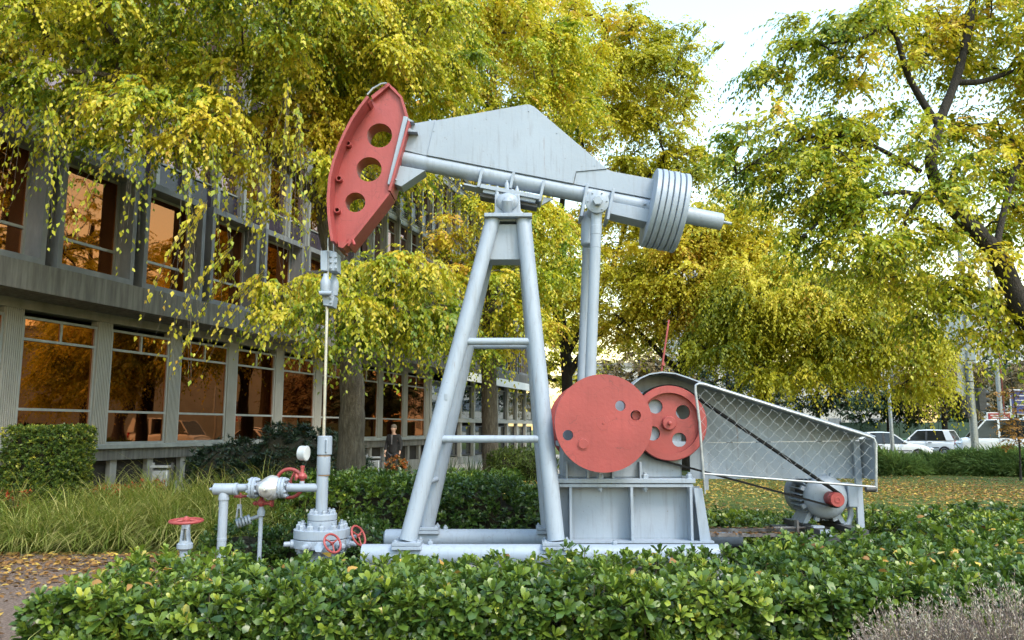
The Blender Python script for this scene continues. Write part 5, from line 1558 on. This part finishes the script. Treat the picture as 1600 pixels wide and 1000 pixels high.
fb = [((-.42, 6.58, .25), (3.02, .92, .30)), ((4.1, 6.85, .28), (1.8, 1.22, .34)), ((6.4, 9.2, .25), (1.85, 2.3, .30)), ((3.2, 10.95, .24), (1.6, .55, .30))]
hedge('front_hedge', 'broad low evergreen hedge across the foreground in front of the pumpjack', 'hedge', fb, [], 11800, .094, .48, HEDGE, m=9, tone0=.49, front=3200, tspread=.2, tseed=1, singles=300, depth=.2, bump=.06, shrink=.34, stems=6)
hedge('rear_hedge', 'waist-high dark leafy hedge directly behind the pumpjack legs', 'hedge', [((-1.6, 12.4, .46), (1.75, 1.1, .5)), ((.55, 12.3, .36), (1.1, 1.0, .40))], [], 6200, .092, .5, HEDGE, m=8, tmpl=T_RHOMB, tone0=.38, tseed=2, depth=.22, bump=.05, shrink=.3)
hedge('low_shrub', 'small dark green plants between the red-topped valve and the wellhead pipes', 'shrub', [], [((-3.25, 9.9, .16), (.55, .45, .36)), ((-2.55, 10.1, .2), (.45, .4, .42)), ((-1.9, 10.3, .2), (.4, .4, .4))], 700, .085, .42, HEDGE, m=9, tone0=.26, tseed=3)
xa_, xb2 = -8.5, -7.38
hedge('clipped_hedge', 'squarely clipped box hedge in front of the office windows at the far left', 'hedge', [(((xa_ + xb2) / 2, 13.85, .86), ((xb2 - xa_) / 2, .55, .86))], [], 6400, .053, .56, BOXL, m=7, tmpl=T_RHOMB, tone0=.48, tseed=4, depth=.12, bump=.03, rad=.1, tspread=.3)
hedge('dark_shrub', 'dark glossy evergreen shrub under the windows, left of the thick tree trunk', 'shrub', [], [((-5.9, 17.2, .7), (1.0, .8, .75)), ((-4.8, 17.4, .8), (1.0, .8, .95)), ((-3.9, 17.6, .75), (.8, .8, .85))], 2000, .14, .30, EVERG, m=9, tmpl=T_RHOMB, tone0=.4, tseed=5, depth=.25, bump=.08)
hedge('flower_bed', 'row of red flowering plants beside the clipped hedge', 'flowers', [((at(196, 745, 15.2).x, 15.2, .42), (.7, .28, .22))], [], 420, .07, .7, FLOWR, m=7, tmpl=T_RHOMB, tone0=.6, tseed=6, depth=.15)
hedge('flower_bed', 'patch of reddish plants at the left edge below the clipped hedge', 'flowers', [((at(8, 745, 12.9).x, 12.9, .42), (.35, .25, .26))], [], 260, .07, .6, FLOWR, m=7, tmpl=T_RHOMB, tone0=.5, tseed=7, depth=.15)
hedge('flowering_shrub', 'small orange flowering shrub in front of the walking man', 'shrub', [], [((at(617, 718, 21.5).x, 21.5, .62), (.4, .3, .34))], 300, .07, .6, FLOWO, m=7, tmpl=T_RHOMB, tone0=.55, tseed=8, depth=.2)
hedge('low_shrub', 'rounded reddish-green bush behind the A-frame leg, right of the slim trunk', 'shrub', [], [((at(805, 722, 26.5).x, 26.5, .45), (1.0, .7, .62)), ((at(835, 722, 26.2).x, 26.2, .4), (.8, .7, .52))], 1500, .16, .16, GRASSM, m=8, tmpl=T_LANCE, tone0=.22, tseed=9, depth=.25, bump=.06)

# junipers at the lawn's far edge
jx = [(1385, 30, 1.5, .68), (1440, 30.4, 1.5, .6), (1492, 30.2, 1.5, .66), (1548, 29.6, 1.6, .82), (1600, 29.2, 1.7, .9), (1325, 31, 1.6, .75)]
jl = ['spreading juniper just right of the belt guard', 'low spreading juniper in front of the white saloon car', 'spreading juniper below the white hatchback', 'spreading juniper at the foot of the signal pole', 'tall dark juniper at the right edge of the lawn',
      'juniper partly hidden behind the belt guard mesh']
for i, ((px, Y, rx, h), lbl) in enumerate(zip(jx, jl)):
    x = px_at(px, Y)
    root = thing('juniper_shrub', lbl, 'shrub', (x, Y, 0), group='junipers at the far edge of the lawn')
    n = 9500
    q = rnd_dirs(n); q[:, 2] = np.abs(q[:, 2])
    rr_ = rng.uniform(.55, 1, (n, 1))
    p = q * rr_ * np.array([rx, 1.0, h])
    p[:, 2] *= 1 + .35 * vnoise(p, 3.0, i)
    tn = .45 + vnoise(p, 3.0, 20 + i) * .2 + rng.normal(size=n) * .14
    ax = nrm(q * np.array([1, 1, .25]) + rng.normal(size=(n, 3)) * .3 + np.array([-.35, 0, .1]))
    ln = rng.uniform(.16, .46, n)
    link_mesh('foliage', leaf_mesh('foliage', JUNI, p, ax, rnd_dirs(n) + np.array([0, 0, 1.]), ln, ln * .085, tn, T_RHOMB), root, 'stuff')
    obj('dark_core', MB().ball((x, Y, .1), rx * .55, .5, h * .45, 16, 10), DARKCORE, root)

def ribbon_mesh(name, mat, base, az, L, lean, width, tone, S=5, stiff=2.0, twist=None):
    n = len(base)
    t = np.linspace(0, 1, S)[None, :, None]
    h = np.stack([np.cos(az), np.sin(az), np.zeros(n)], axis=1)[:, None, :]
    sd = np.stack([-np.sin(az), np.cos(az), np.zeros(n)], axis=1)[:, None, :]
    Lc = L[:, None, None]; lc = lean[:, None, None]
    c = base[:, None, :] + h * (Lc * lc * t ** 1.5) + np.array([0, 0, 1.0]) * (Lc * (t * (1 - .25 * lc) - .72 * lc * t ** (stiff + .4)))
    w = width[:, None, None] * np.array([.6, 1, .9, .6, .06] if S == 5 else np.linspace(1, .1, S))[None, :, None] * .5
    a, b = c - sd * w, c + sd * w
    vs = np.stack([a, b], axis=2).reshape(n, S * 2, 3)
    vs[:, :, 2] = np.maximum(vs[:, :, 2], .01)
    quad = np.array([[2 * i, 2 * i + 1, 2 * i + 3, 2 * i + 2] for i in range(S - 1)])
    idx = (np.arange(n)[:, None, None] * (2 * S) + quad[None]).reshape(-1)
    nf = n * (S - 1)
    me = bpy.data.meshes.new(name)
    me.vertices.add(n * 2 * S); me.vertices.foreach_set('co', vs.reshape(-1).astype(np.float32))
    me.loops.add(nf * 4); me.loops.foreach_set('vertex_index', idx.astype(np.int32))
    me.polygons.add(nf); me.polygons.foreach_set('loop_start', np.arange(0, nf * 4, 4, dtype=np.int32))
    me.update(calc_edges=True)
    at_ = me.attributes.new('tone', 'FLOAT', 'POINT')
    at_.data.foreach_set('value', np.clip(np.repeat(tone, 2 * S) + np.tile(np.repeat(np.linspace(-.12, .12, S), 2), n), 0, 1).astype(np.float32))
    me.polygons.foreach_set('use_smooth', np.ones(nf, dtype=bool))
    me.materials.append(mat); me.update()
    return me

# drooping ornamental grass on the left
tf = []
for _ in range(900):
    x, y = rng.uniform(-10.5, -2.5), rng.uniform(10.9, 14.6)
    if y > 13.1 and x < -6.9: continue
    if x > -4.2 and y < 11.5 + (x + 4.2) * -.1: continue
    if x > -3.2 and y > 12.6: continue
    if y < 11.25 - .22 * math.sin(x * 1.7) : continue
    if all((x - a) ** 2 + (y - b) ** 2 > .27 ** 2 for a, b in tf): tf.append((x, y))
tf = np.array(tf)
per_ = 150
b = np.repeat(tf, per_, axis=0); n = len(b)
tun = np.repeat(rng.uniform(0, 1, len(tf)), per_)
az = rng.uniform(0, 2 * math.pi, n)
toward = rng.random(n) < .5
az = np.where(toward, -math.pi / 2 + rng.normal(size=n) * .7, az)
base_ = np.stack([b[:, 0] + rng.normal(size=n) * .06, b[:, 1] + rng.normal(size=n) * .06, np.zeros(n)], axis=1)
Lg = rng.uniform(.75, 1.55, n) * (.85 + .3 * tun) * np.clip(.72 + (base_[:, 1] - 11) * .16, .7, 1.2)
tone = .63 + (tun - .5) * .25 + rng.normal(size=n) * .18
tag(link_mesh('ornamental_grass', ribbon_mesh('ornamental_grass', GRASSM, base_, az, Lg, rng.uniform(.4, 1.08, n), rng.uniform(.008, .015, n), tone)), 'drooping ornamental grass between the path and the clipped hedge', 'grass', kind='stuff')
# a few blades in the lower left corner
n = 46; c0 = at(-8, 1010, 4.6)
base_ = np.stack([c0.x + rng.normal(size=n) * .12, 4.6 + rng.normal(size=n) * .12, np.zeros(n)], axis=1)
tf_ = thing('grass_tuft', 'few long yellow-green grass blades at the lower left corner of the picture', 'grass', (c0.x, 4.6, 0))
link_mesh('blades', ribbon_mesh('blades', GRASSM, base_ - np.array([c0.x, 4.6, 0]), rng.normal(size=n) * .9, rng.uniform(.5, 1.0, n), rng.uniform(.4, .95, n), rng.uniform(.008, .012, n), .7 + rng.normal(size=n) * .15), tf_, 'stuff')
# sword-leaved plants by the slim trunk
for i, (px, Y, s, lbl) in enumerate(((632, 21.0, .85, 'spiky sword-leaved plant right of the orange flowers'), (668, 22.0, 1.1, 'spiky sword-leaved plant behind the left A-frame leg'), (700, 20.5, 1.15, 'large spiky sword-leaved plant between the two tree trunks'), (738, 20.0, 1.2, 'spiky sword-leaved plant just left of the slim trunk'))):
    x = px_at(px, Y); n = 75
    root = thing('sword_leaved_plant', lbl, 'plant', (x, Y, 0), group='sword-leaved plants in the bed')
    az = rng.uniform(0, 6.28, n)
    link_mesh('sword_leaves', ribbon_mesh('sword_leaves', YUC, np.stack([np.cos(az) * .08, np.sin(az) * .08, np.full(n, .05)], axis=1), az, rng.uniform(.6, 1.05, n) * s, rng.uniform(.08, .62, n), rng.uniform(.03, .05, n), .5 + rng.normal(size=n) * .2, stiff=3.0), root, 'stuff')
# grey aromatic shrubs, lower right corner
for i, (px, Y, rx, h, lbl) in enumerate(((1430, 4.75, .55, .56, 'grey-mauve aromatic shrub at the lower right, left of its neighbour'), (1560, 4.6, .62, .68, 'larger grey-mauve aromatic shrub in the lower right corner'))):
    x = px_at(px, Y)
    root = thing('grey_shrub', lbl, 'shrub', (x, Y, 0), group='grey shrubs in the corner')
    ns, k = 620, 26
    q = rnd_dirs(ns); q[:, 2] = np.abs(q[:, 2]) * 1.1 + .25; q = nrm(q)
    tip = q * np.array([rx, rx * .9, h]) * rng.uniform(.82, 1.12, (ns, 1))
    org = tip * .25 * np.array([1, 1, .2])
    t = rng.uniform(.35, 1, (ns, k, 1))
    up_ = np.array([0, 0, .10]) * t ** 3
    p = (org[:, None] + (tip - org)[:, None] * t + up_ + rng.normal(size=(ns, k, 3)) * .006)
    ax = nrm(((tip - org)[:, None] * 1.2 + rng.normal(size=(ns, k, 3)) * .35).reshape(-1, 3))
    tn = (.35 + .35 * t[..., 0] + rng.normal(size=(ns, 1)) * .12 + rng.normal(size=(ns, k)) * .1).reshape(-1)
    link_mesh('foliage', leaf_mesh('foliage', LAVM, p.reshape(-1, 3), ax, rnd_dirs(ns * k), rng.uniform(.014, .03, ns * k), rng.uniform(.004, .008, ns * k), tn, T_RHOMB), root, 'stuff')
    mb = MB()
    for a_, b__ in zip(org, tip): mb.tube([Vector((x, Y, 0)) + Vector(a_), Vector((x, Y, 0)) + Vector((a_ + b__) / 2), Vector((x, Y, .08)) + Vector(b__)], [.003, .0025, .0012], 3)
    obj('stems', mb, surf('grey_stem_%d' % i, [(0.3, (.13, .09, .08)), (0.7, (.25, .19, .17))], 20, .9), root, kind='stuff')
    obj('dark_core', MB().ball((x, Y, .05), rx * .6, rx * .6, h * .6, 14, 8), DARKCORE, root)

# fallen leaves: on the lawn, on the path, on the hedge top
def litter(name, label, pts, size, tone, tilt=.35):
    n = len(pts)
    az = rng.uniform(0, 6.28, n)
    ax = np.stack([np.cos(az), np.sin(az), rng.normal(size=n) * tilt * .4], axis=1)
    up = np.stack([rng.normal(size=n) * tilt, rng.normal(size=n) * tilt, np.ones(n)], axis=1)
    L = size * rng.uniform(.7, 1.3, n)
    tag(link_mesh(name, leaf_mesh(name, FALL, pts, ax, up, L, L * rng.uniform(.4, .7, n), tone, T_OVATE if n < 4000 else T_RHOMB)), label, 'leaves', kind='stuff')
n = 44000
x = rng.uniform(-2, 17, n); y = 12.3 + 16.5 * rng.uniform(0, 1, n) ** 1.15
keep = (vnoise(np.stack([x, y, 0 * x], 1), .5, 31) + rng.uniform(-1, 1.2, n) > -.15) & (rng.uniform(0, 1, n) < np.clip((30.5 - y) / 9, .05, 1))
p = np.stack([x, y, np.full(n, .012)], 1)[keep]
litter('fallen_leaves', 'yellow and brown fallen leaves strewn over the lawn', p, .085, .5 + rng.normal(size=len(p)) * .2 + np.clip((p[:, 0] - 9) * -.03, -.2, .1))
n = 3000
x = rng.uniform(-9, -2.9, n); y = 10.95 - np.abs(rng.normal(size=n)) * 1.6
p = np.stack([x, y, np.full(n, .02)], 1)
litter('fallen_leaves', 'yellow and dark fallen leaves on the pink path', p, .08, .34 + rng.normal(size=n) * .26)
n = 230
x = np.where(rng.random(n) < .8, rng.uniform(2.6, 9, n), rng.uniform(-3, 2.6, n)); y = np.where(x > 4.6, rng.uniform(5.9, 11.2, n), rng.uniform(5.8, 7.3, n))
litter('fallen_leaves', 'yellow and orange fallen leaves caught on top of the front hedge', np.stack([x, y, np.where(x > 2.4, .615, .55) - np.where(x > 4.7, .05, 0) + rng.uniform(-.02, .035, n)], 1), .08, .5 + rng.normal(size=n) * .24, .8)
n = 120
litter('fallen_leaves', 'brown leaves lying on the rusty motor beams', np.stack([rng.uniform(2.2, 3.3, n), rng.choice([9.17, 9.6], n) + rng.uniform(-.05, .05, n), np.full(n, .496)], 1), .06, .25 + rng.normal(size=n) * .15)
# short turf
n = 20000
x = rng.uniform(2.5, 17, n); y = rng.uniform(12.5, 29.5, n)
base_ = np.stack([x, y, np.zeros(n)], 1)
TURF = leafmat('turf_blade', [(0.0, (.03, .06, .01)), (0.5, (.07, .13, .02)), (1.0, (.16, .2, .035))], .25, .6, .2)
tag(link_mesh('lawn_grass', ribbon_mesh('lawn_grass', TURF, base_, rng.uniform(0, 6.28, n), rng.uniform(.03, .075, n), rng.uniform(.2, .8, n), rng.uniform(.008, .016, n), .5 + rng.normal(size=n) * .2, S=3)), 'short mown grass of the lawn', 'grass', kind='stuff')
# ------------------------------------------------------------------ trees
L1 = leafmat('tree_leaf', [(0.0, (.05, .10, .012)), (0.3, (.15, .23, .018)), (0.5, (.36, .39, .026)), (0.7, (.60, .52, .04)), (0.88, (.66, .52, .06)), (1.0, (.56, .33, .06))], .42, .42, .4)
L2 = leafmat('yellow_tree_leaf', [(0.0, (.08, .12, .012)), (0.3, (.27, .29, .02)), (0.55, (.52, .47, .03)), (0.8, (.66, .55, .06)), (1.0, (.58, .36, .06))], .42, .45, .35)
LB = leafmat('brown_tree_leaf', [(0.0, (.05, .05, .025)), (0.5, (.14, .11, .05)), (1.0, (.26, .18, .08))], .2, .6, .3)
LG = leafmat('dark_tree_leaf', [(0.0, (.012, .03, .015)), (0.6, (.03, .06, .025)), (1.0, (.07, .10, .035))], .15, .6, .3)
def E(px, py, Y, rx, ry, rz, w=1.0): return (np.array(at(px, py, Y)), (rx, ry, rz), w)
def hang_list(items):
    o = []
    for px, py, Y, dx, L in items:
        for j in range(6):
            o.append((np.array(at(px, py - 75, Y)) + rng.normal(size=3) * .035, np.array([dx + rng.normal() * .06, rng.normal() * .1, -.35]), (L + .35) * rng.uniform(.75, 1.08)))
    return o
# 1: thick trunk left of the polished rod, crown over the upper left
T1b = at(550, 800, 16.0)
make_tree('leafy_tree', 'large yellow-green tree with thick trunk behind the wellhead, branches hanging upper left',
          [((T1b.x, 16, 0), .30), (at(549, 690, 16), .265), (at(550, 600, 16), .24), (at(535, 470, 16), .22), (at(508, 330, 15.9), .20), (at(500, 215, 15.8), .17), (at(486, 60, 15.6), .13), (at(480, -120, 15.4), .08)],
          [[(at(508, 330, 15.9), .13), (at(430, 240, 15), .10), (at(320, 170, 13.8), .07), (at(180, 120, 12.8), .045), (at(60, 110, 12.0), .025)],
           [(at(540, 500, 16), .11), (at(590, 440, 15.2), .085), (at(640, 400, 14.3), .05), (at(690, 420, 13.8), .03)],
           [(at(525, 430, 16), .09), (at(480, 430, 14.9), .06), (at(430, 470, 14.0), .035)],
           [(at(500, 215, 15.8), .10), (at(580, 90, 15.6), .07), (at(680, 10, 15.4), .04)]],
          [E(400, 70, 14.2, 3.4, 2.6, 1.55), E(100, 60, 12.6, 2.3, 1.7, 1.15), E(620, 60, 15.2, 2.1, 2.0, 1.9), E(430, -170, 15, 4.0, 3.2, 2.0, .6), E(560, 455, 13.9, 1.9, 1.2, .75, 1.9), E(455, 265, 14.2, 1.0, 1.0, .9, .9),
           E(640, 500, 14.0, 1.0, .9, .55, 1.8), E(545, 530, 13.9, .7, .6, .4, 1.8), E(240, 185, 12.8, 1.9, 1.2, .7, 1.2), E(90, 150, 12.2, 1.0, .9, .6, 1.0), E(560, 230, 15.2, 1.6, 1.2, 1.2, .8)],
          600, 20, 15, .128, .58, L1, BARK, tmpl=T_RHOMB, droop=1.0, spray_len=.72, weep=.65, tone0=.57, tseed=41, singles=300, twig_r=.004, min_r=.011,
          hang=hang_list([(30, 240, 11.5, -.15, .6), (75, 240, 11.0, .1, .8), (215, 260, 11.6, .0, 1.0), (285, 300, 11.4, .05, 1.5), (335, 300, 11.6, .0, 1.1), (320, 390, 11.0, -.3, .8),
                          (360, 460, 12.5, -.5, 1.1), (400, 300, 12, .0, 1.3), (450, 200, 12.0, .0, 1.5), (470, 240, 11.8, .05, 1.5), (150, 170, 11.6, -.3, 1.1), (190, 300, 11.3, -.5, .7), (410, 500, 12.8, -.6, .9), (380, 480, 12.8, -.5, 1.0)]))
# 2: slim trunk seen between the A-frame legs
T2b = at(767, 738, 28.0)
make_tree('leafy_tree', 'yellow-green tree whose slim trunk shows between the A-frame legs',
          [((T2b.x, 28, 0), .30), (at(766, 690, 28), .28), (at(764, 560, 28), .26), (at(768, 420, 28), .22), (at(772, 250, 28), .16), (at(770, 60, 28), .09)],
          [[(at(766, 500, 28), .14), (at(720, 430, 27), .09), (at(670, 380, 26), .05)], [(at(768, 440, 28), .14), (at(830, 350, 27.5), .09), (at(880, 270, 27), .05)], [(at(770, 330, 28), .13), (at(690, 200, 27.5), .08), (at(640, 110, 27), .05)]],
          [E(745, 470, 25.6, 2.9, 2.2, 1.7, 1.1), E(640, 150, 26.5, 3.2, 2.6, 3.0), E(800, 110, 28, 3.8, 3.2, 3.6), E(840, 400, 27, 1.9, 2, 2.6), E(760, 340, 26, 2.2, 2.0, 2.0), E(700, -40, 28, 4, 3, 2.5, .7)],
          440, 17, 15, .18, .59, L1, BARK, droop=1.2, spray_len=1.15, tone0=.60, tseed=42, min_r=.016)
# 3: behind the pitman arms
T3b = at(888, 725, 36.0)
make_tree('leafy_tree', 'golden tree with forked dark limbs standing behind the pitman arms',
          [((T3b.x, 36, 0), .30), (at(888, 650, 36), .28), (at(884, 560, 36), .24), (at(872, 440, 36), .18), (at(880, 300, 36), .12), (at(900, 150, 36), .07)],
          [[(at(886, 590, 36), .18), (at(920, 540, 35.5), .14), (at(985, 480, 35), .09), (at(1040, 420, 34.5), .05)], [(at(880, 520, 36), .15), (at(850, 440, 35), .1), (at(820, 350, 34.5), .06)], [(at(884, 560, 36), .12), (at(960, 410, 35.5), .09), (at(990, 280, 35), .05)]],
          [E(950, 190, 35, 3.9, 3.2, 4.2), E(950, 400, 34.5, 4.0, 2.8, 2.6), E(1075, 300, 34, 2.5, 2.4, 3.0), E(900, 490, 35, 2.2, 2, 1.3, .6), E(880, 60, 35, 3.5, 3, 3, .9), E(1010, 110, 34, 2.6, 2.4, 2.6, .8)],
          430, 16, 15, .205, .59, L2, DBARK, droop=.8, spray_len=1.25, tone0=.54, tseed=43, min_r=.018)
# 4: right of the brake lever
T4b = at(1075, 720, 33.0)
make_tree('leafy_tree', 'spreading yellow tree behind the brake lever and the belt guard',
          [((T4b.x, 33, 0), .28), (at(1070, 640, 33), .26), (at(1068, 560, 33), .22), (at(1090, 470, 33), .16), (at(1110, 380, 33), .09)],
          [[(at(1068, 570, 33), .16), (at(1120, 530, 32.5), .12), (at(1175, 500, 32), .07)], [(at(1069, 590, 33), .14), (at(1010, 530, 32.5), .1), (at(960, 490, 32), .05)]],
          [E(1090, 430, 31.5, 3.0, 2.6, 2.4), E(1000, 500, 32.5, 2.2, 2, 1.2, .6), E(1140, 360, 31, 2.0, 2.2, 1.6), E(1180, 470, 31, 2.4, 2.2, 2.2)],
          330, 16, 14, .198, .59, L2, DBARK, droop=.85, spray_len=1.15, tone0=.54, tseed=44, min_r=.018)
# 5: the long weeping yellow-green mass on the right
T5b = at(1192, 715, 29.0)
make_tree('leafy_tree', 'weeping yellow-green tree hanging low above the belt guard and the parked cars',
          [((T5b.x, 29, 0), .27), (at(1192, 640, 29), .25), (at(1190, 560, 29), .2), (at(1215, 480, 29), .14), (at(1240, 420, 29), .09)],
          [[(at(1192, 570, 29), .14), (at(1260, 510, 28.5), .10), (at(1340, 470, 28), .06), (at(1400, 470, 27.5), .04)], [(at(1200, 520, 29), .1), (at(1160, 470, 28.5), .06)]],
          [E(1210, 470, 28.2, 2.6, 2.1, 1.9), E(1320, 490, 27.8, 2.4, 2.0, 1.9), E(1400, 540, 27.4, 1.5, 1.5, 1.2, 1.2), E(1130, 540, 28.5, 1.5, 1.5, .9), E(1260, 580, 27.8, 2.3, 1.6, .55, 1.2), E(1440, 600, 27.2, .85, .9, .55, 1.5), E(1390, 440, 27.6, 1.4, 1.4, 1.2)],
          430, 16, 15, .165, .55, L2, DBARK, droop=1.1, spray_len=1.0, tone0=.48, tseed=45, min_r=.014, weep=.6)
# 6: near tree whose trunk leans in from the right edge
T6b = Vector((9.4, 11.9, 0))
make_tree('leafy_tree', 'near tree leaning in from the right edge with dark bare limbs against the sky',
          [(T6b, .30), (at(1730, 690, 11.8), .28), (at(1668, 580, 11.6), .19), (at(1600, 486, 11.4), .15), (at(1555, 395, 11.3), .125), (at(1490, 325, 11.2), .105), (at(1455, 262, 11.2), .082), (at(1468, 192, 11.2), .07), (at(1500, 105, 11.3), .06), (at(1522, -10, 11.4), .05), (at(1530, -140, 11.5), .03)],
          [[(at(1462, 192, 11.2), .06), (at(1420, 120, 11.1), .045), (at(1392, 45, 11), .035), (at(1340, 62, 10.9), .025), (at(1270, 70, 10.8), .012)],
           [(at(1490, 128, 11.27), .05), (at(1530, 128, 11.3), .042), (at(1570, 116, 11.4), .035), (at(1640, 95, 11.6), .025), (at(1690, 70, 11.7), .012)],
           [(at(1484, 322, 11.2), .05), (at(1400, 300, 10.9), .035), (at(1300, 335, 10.6), .022), (at(1255, 370, 10.4), .012)],
           [(at(1556, 390, 11.3), .05), (at(1585, 270, 11.6), .04), (at(1640, 180, 11.8), .025)],
           [(at(1438, 268, 11.2), .04), (at(1330, 215, 10.9), .028), (at(1230, 225, 10.7), .016), (at(1110, 300, 10.6), .008)]],
          [E(1400, 250, 11.3, 1.4, 1.1, .95, .7), E(1290, 265, 10.8, 1.0, 1.0, .8, .8), E(1560, 330, 12.2, 1.0, .7, .8), E(1560, 50, 11.7, 1.3, 1.2, .9, .8), E(1350, 80, 11, 1.2, 1.0, .8, .6), E(1195, 220, 10.8, .9, .8, .6, .45), E(1240, 80, 11.2, .9, .8, .7, .7), E(1450, 30, 11.5, 1.2, 1, .7, .6), E(1560, 200, 12, .9, .7, .9, .8), E(1470, 330, 10.7, .9, .5, .5, .6), E(1420, 420, 11.6, 1.2, .8, .55, .9), E(1330, 380, 10.9, .9, .9, .5, .8),
           E(1740, 200, 11.8, 1.4, 1.6, 1.8, .5), E(1585, 500, 11.9, .7, .5, .6, 1.6), E(1480, 480, 11.7, .7, .5, .45, 1.5), E(1545, 430, 10.9, .6, .3, .5, 1.0)],
          375, 16, 12, .108, .54, L1, DBARK, tmpl=T_RHOMB, droop=.9, spray_len=.6, tone0=.56, tseed=46, twig_r=.003, min_r=.008,
          hang=hang_list([(1380, 470, 11, -.1, .5), (1440, 500, 11, -.1, .6), (1550, 520, 10.8, .0, .5), (1240, 200, 10.4, -.4, .6), (1100, 110, 10.6, -.6, .5), (1130, 140, 10.4, -.7, .6), (1150, 300, 10.6, -.3, .5)]))
# 7+: farther trees that close the view over the street
def far_tree(label, px, Y, h, rx, mat, tone, n=170, seed=50, cone=False):
    b = Vector((px_at(px, Y), Y, 0))
    if cone:
        ells = [(np.array((b.x, Y, h * k)), (rx * (1.08 - k), rx * (1.08 - k), h * .12), 1.0) for k in (.22, .36, .5, .64, .78, .9)]
    else:
        ells = [(np.array((b.x + dx * rx, Y + dy, h * k)), (rx * s, rx * s, h * .24), 1.0) for dx, dy, k, s in ((0, 0, .68, .85), (-.5, .3, .52, .6), (.5, -.2, .55, .6), (.1, 0, .86, .5))]
    make_tree('background_tree', label, [(b, h * .028), (b + Vector((0, 0, h * .35)), h * .022), (b + Vector((.1, 0, h * .85)), h * .008)], [], ells, n, 6, 10, .26 + Y * .0012, .55, mat, DBARK, droop=.5, spray_len=1.2, tone0=tone, tseed=seed, min_r=.03, group='trees beyond the street')
far_tree('brownish half-bare tree behind the white hatchback', 1478, 62, 8.5, 3.2, LB, .5, seed=51)
far_tree('dark conifer between the brown tree and the signal pole', 1500, 74, 7.5, 2.4, LG, .4, seed=52, cone=True)
far_tree('dark evergreen behind the white saloon car', 1390, 66, 6.5, 3.0, LG, .4, seed=53)
far_tree('grey-green tree behind the van roof', 1560, 84, 9.5, 4.6, LG, .7, seed=54)
far_tree('yellowing tree beyond the right-hand sign boards', 1625, 70, 8.5, 3.5, LB, .75, seed=55)
far_tree('dark green tree beyond the weeping branches', 1280, 60, 8.0, 4.0, LG, .55, seed=56)
far_tree('golden tree at the far end of the terrace', 845, 58, 12, 4.2, L2, .5, seed=57, n=260)
far_tree('brownish tree far behind the gear housing', 1000, 72, 10, 5, LB, .7, seed=58)
far_tree('greenish tree far behind the yellow tree row', 1140, 70, 10, 5, LG, .7, seed=59)
# sapling with orange leaves at the right edge
sb0 = Vector((px_at(1590, 26), 26, 0))
make_tree('sapling', 'thin sapling with sparse orange leaves at the right edge above the juniper', [(sb0, .035), (sb0 + Vector((.05, 0, 1.5)), .025), (sb0 + Vector((-.05, 0, 3.6)), .01)], [],
          [(np.array((sb0.x, 26, 2.3)), (.75, .6, 1.1), 1.0), (np.array((sb0.x - .2, 26, 1.3)), (.6, .5, .5), .8)], 60, 3, 6, .12, .6, SAPL, DBARK, droop=.3, spray_len=.35, tone0=.5, tseed=60, min_r=.006)

# trees along the street outside the frame, mirrored in the office windows
for i, (x, y, h, lbl) in enumerate(((27, 30, 20, 'street tree outside the right edge, nearest of those mirrored in the windows'), (38, 41, 21, 'street tree outside the right edge, second of those mirrored in the windows'), (25, 20, 18, 'street tree outside the right edge closest to the camera'), (50, 52, 20, 'street tree outside the right edge farthest along the road'))):
    px = 800 + x / y * 1256
    far_tree(lbl, px, y, h, 7.5, L2, .5, n=190, seed=70 + i)
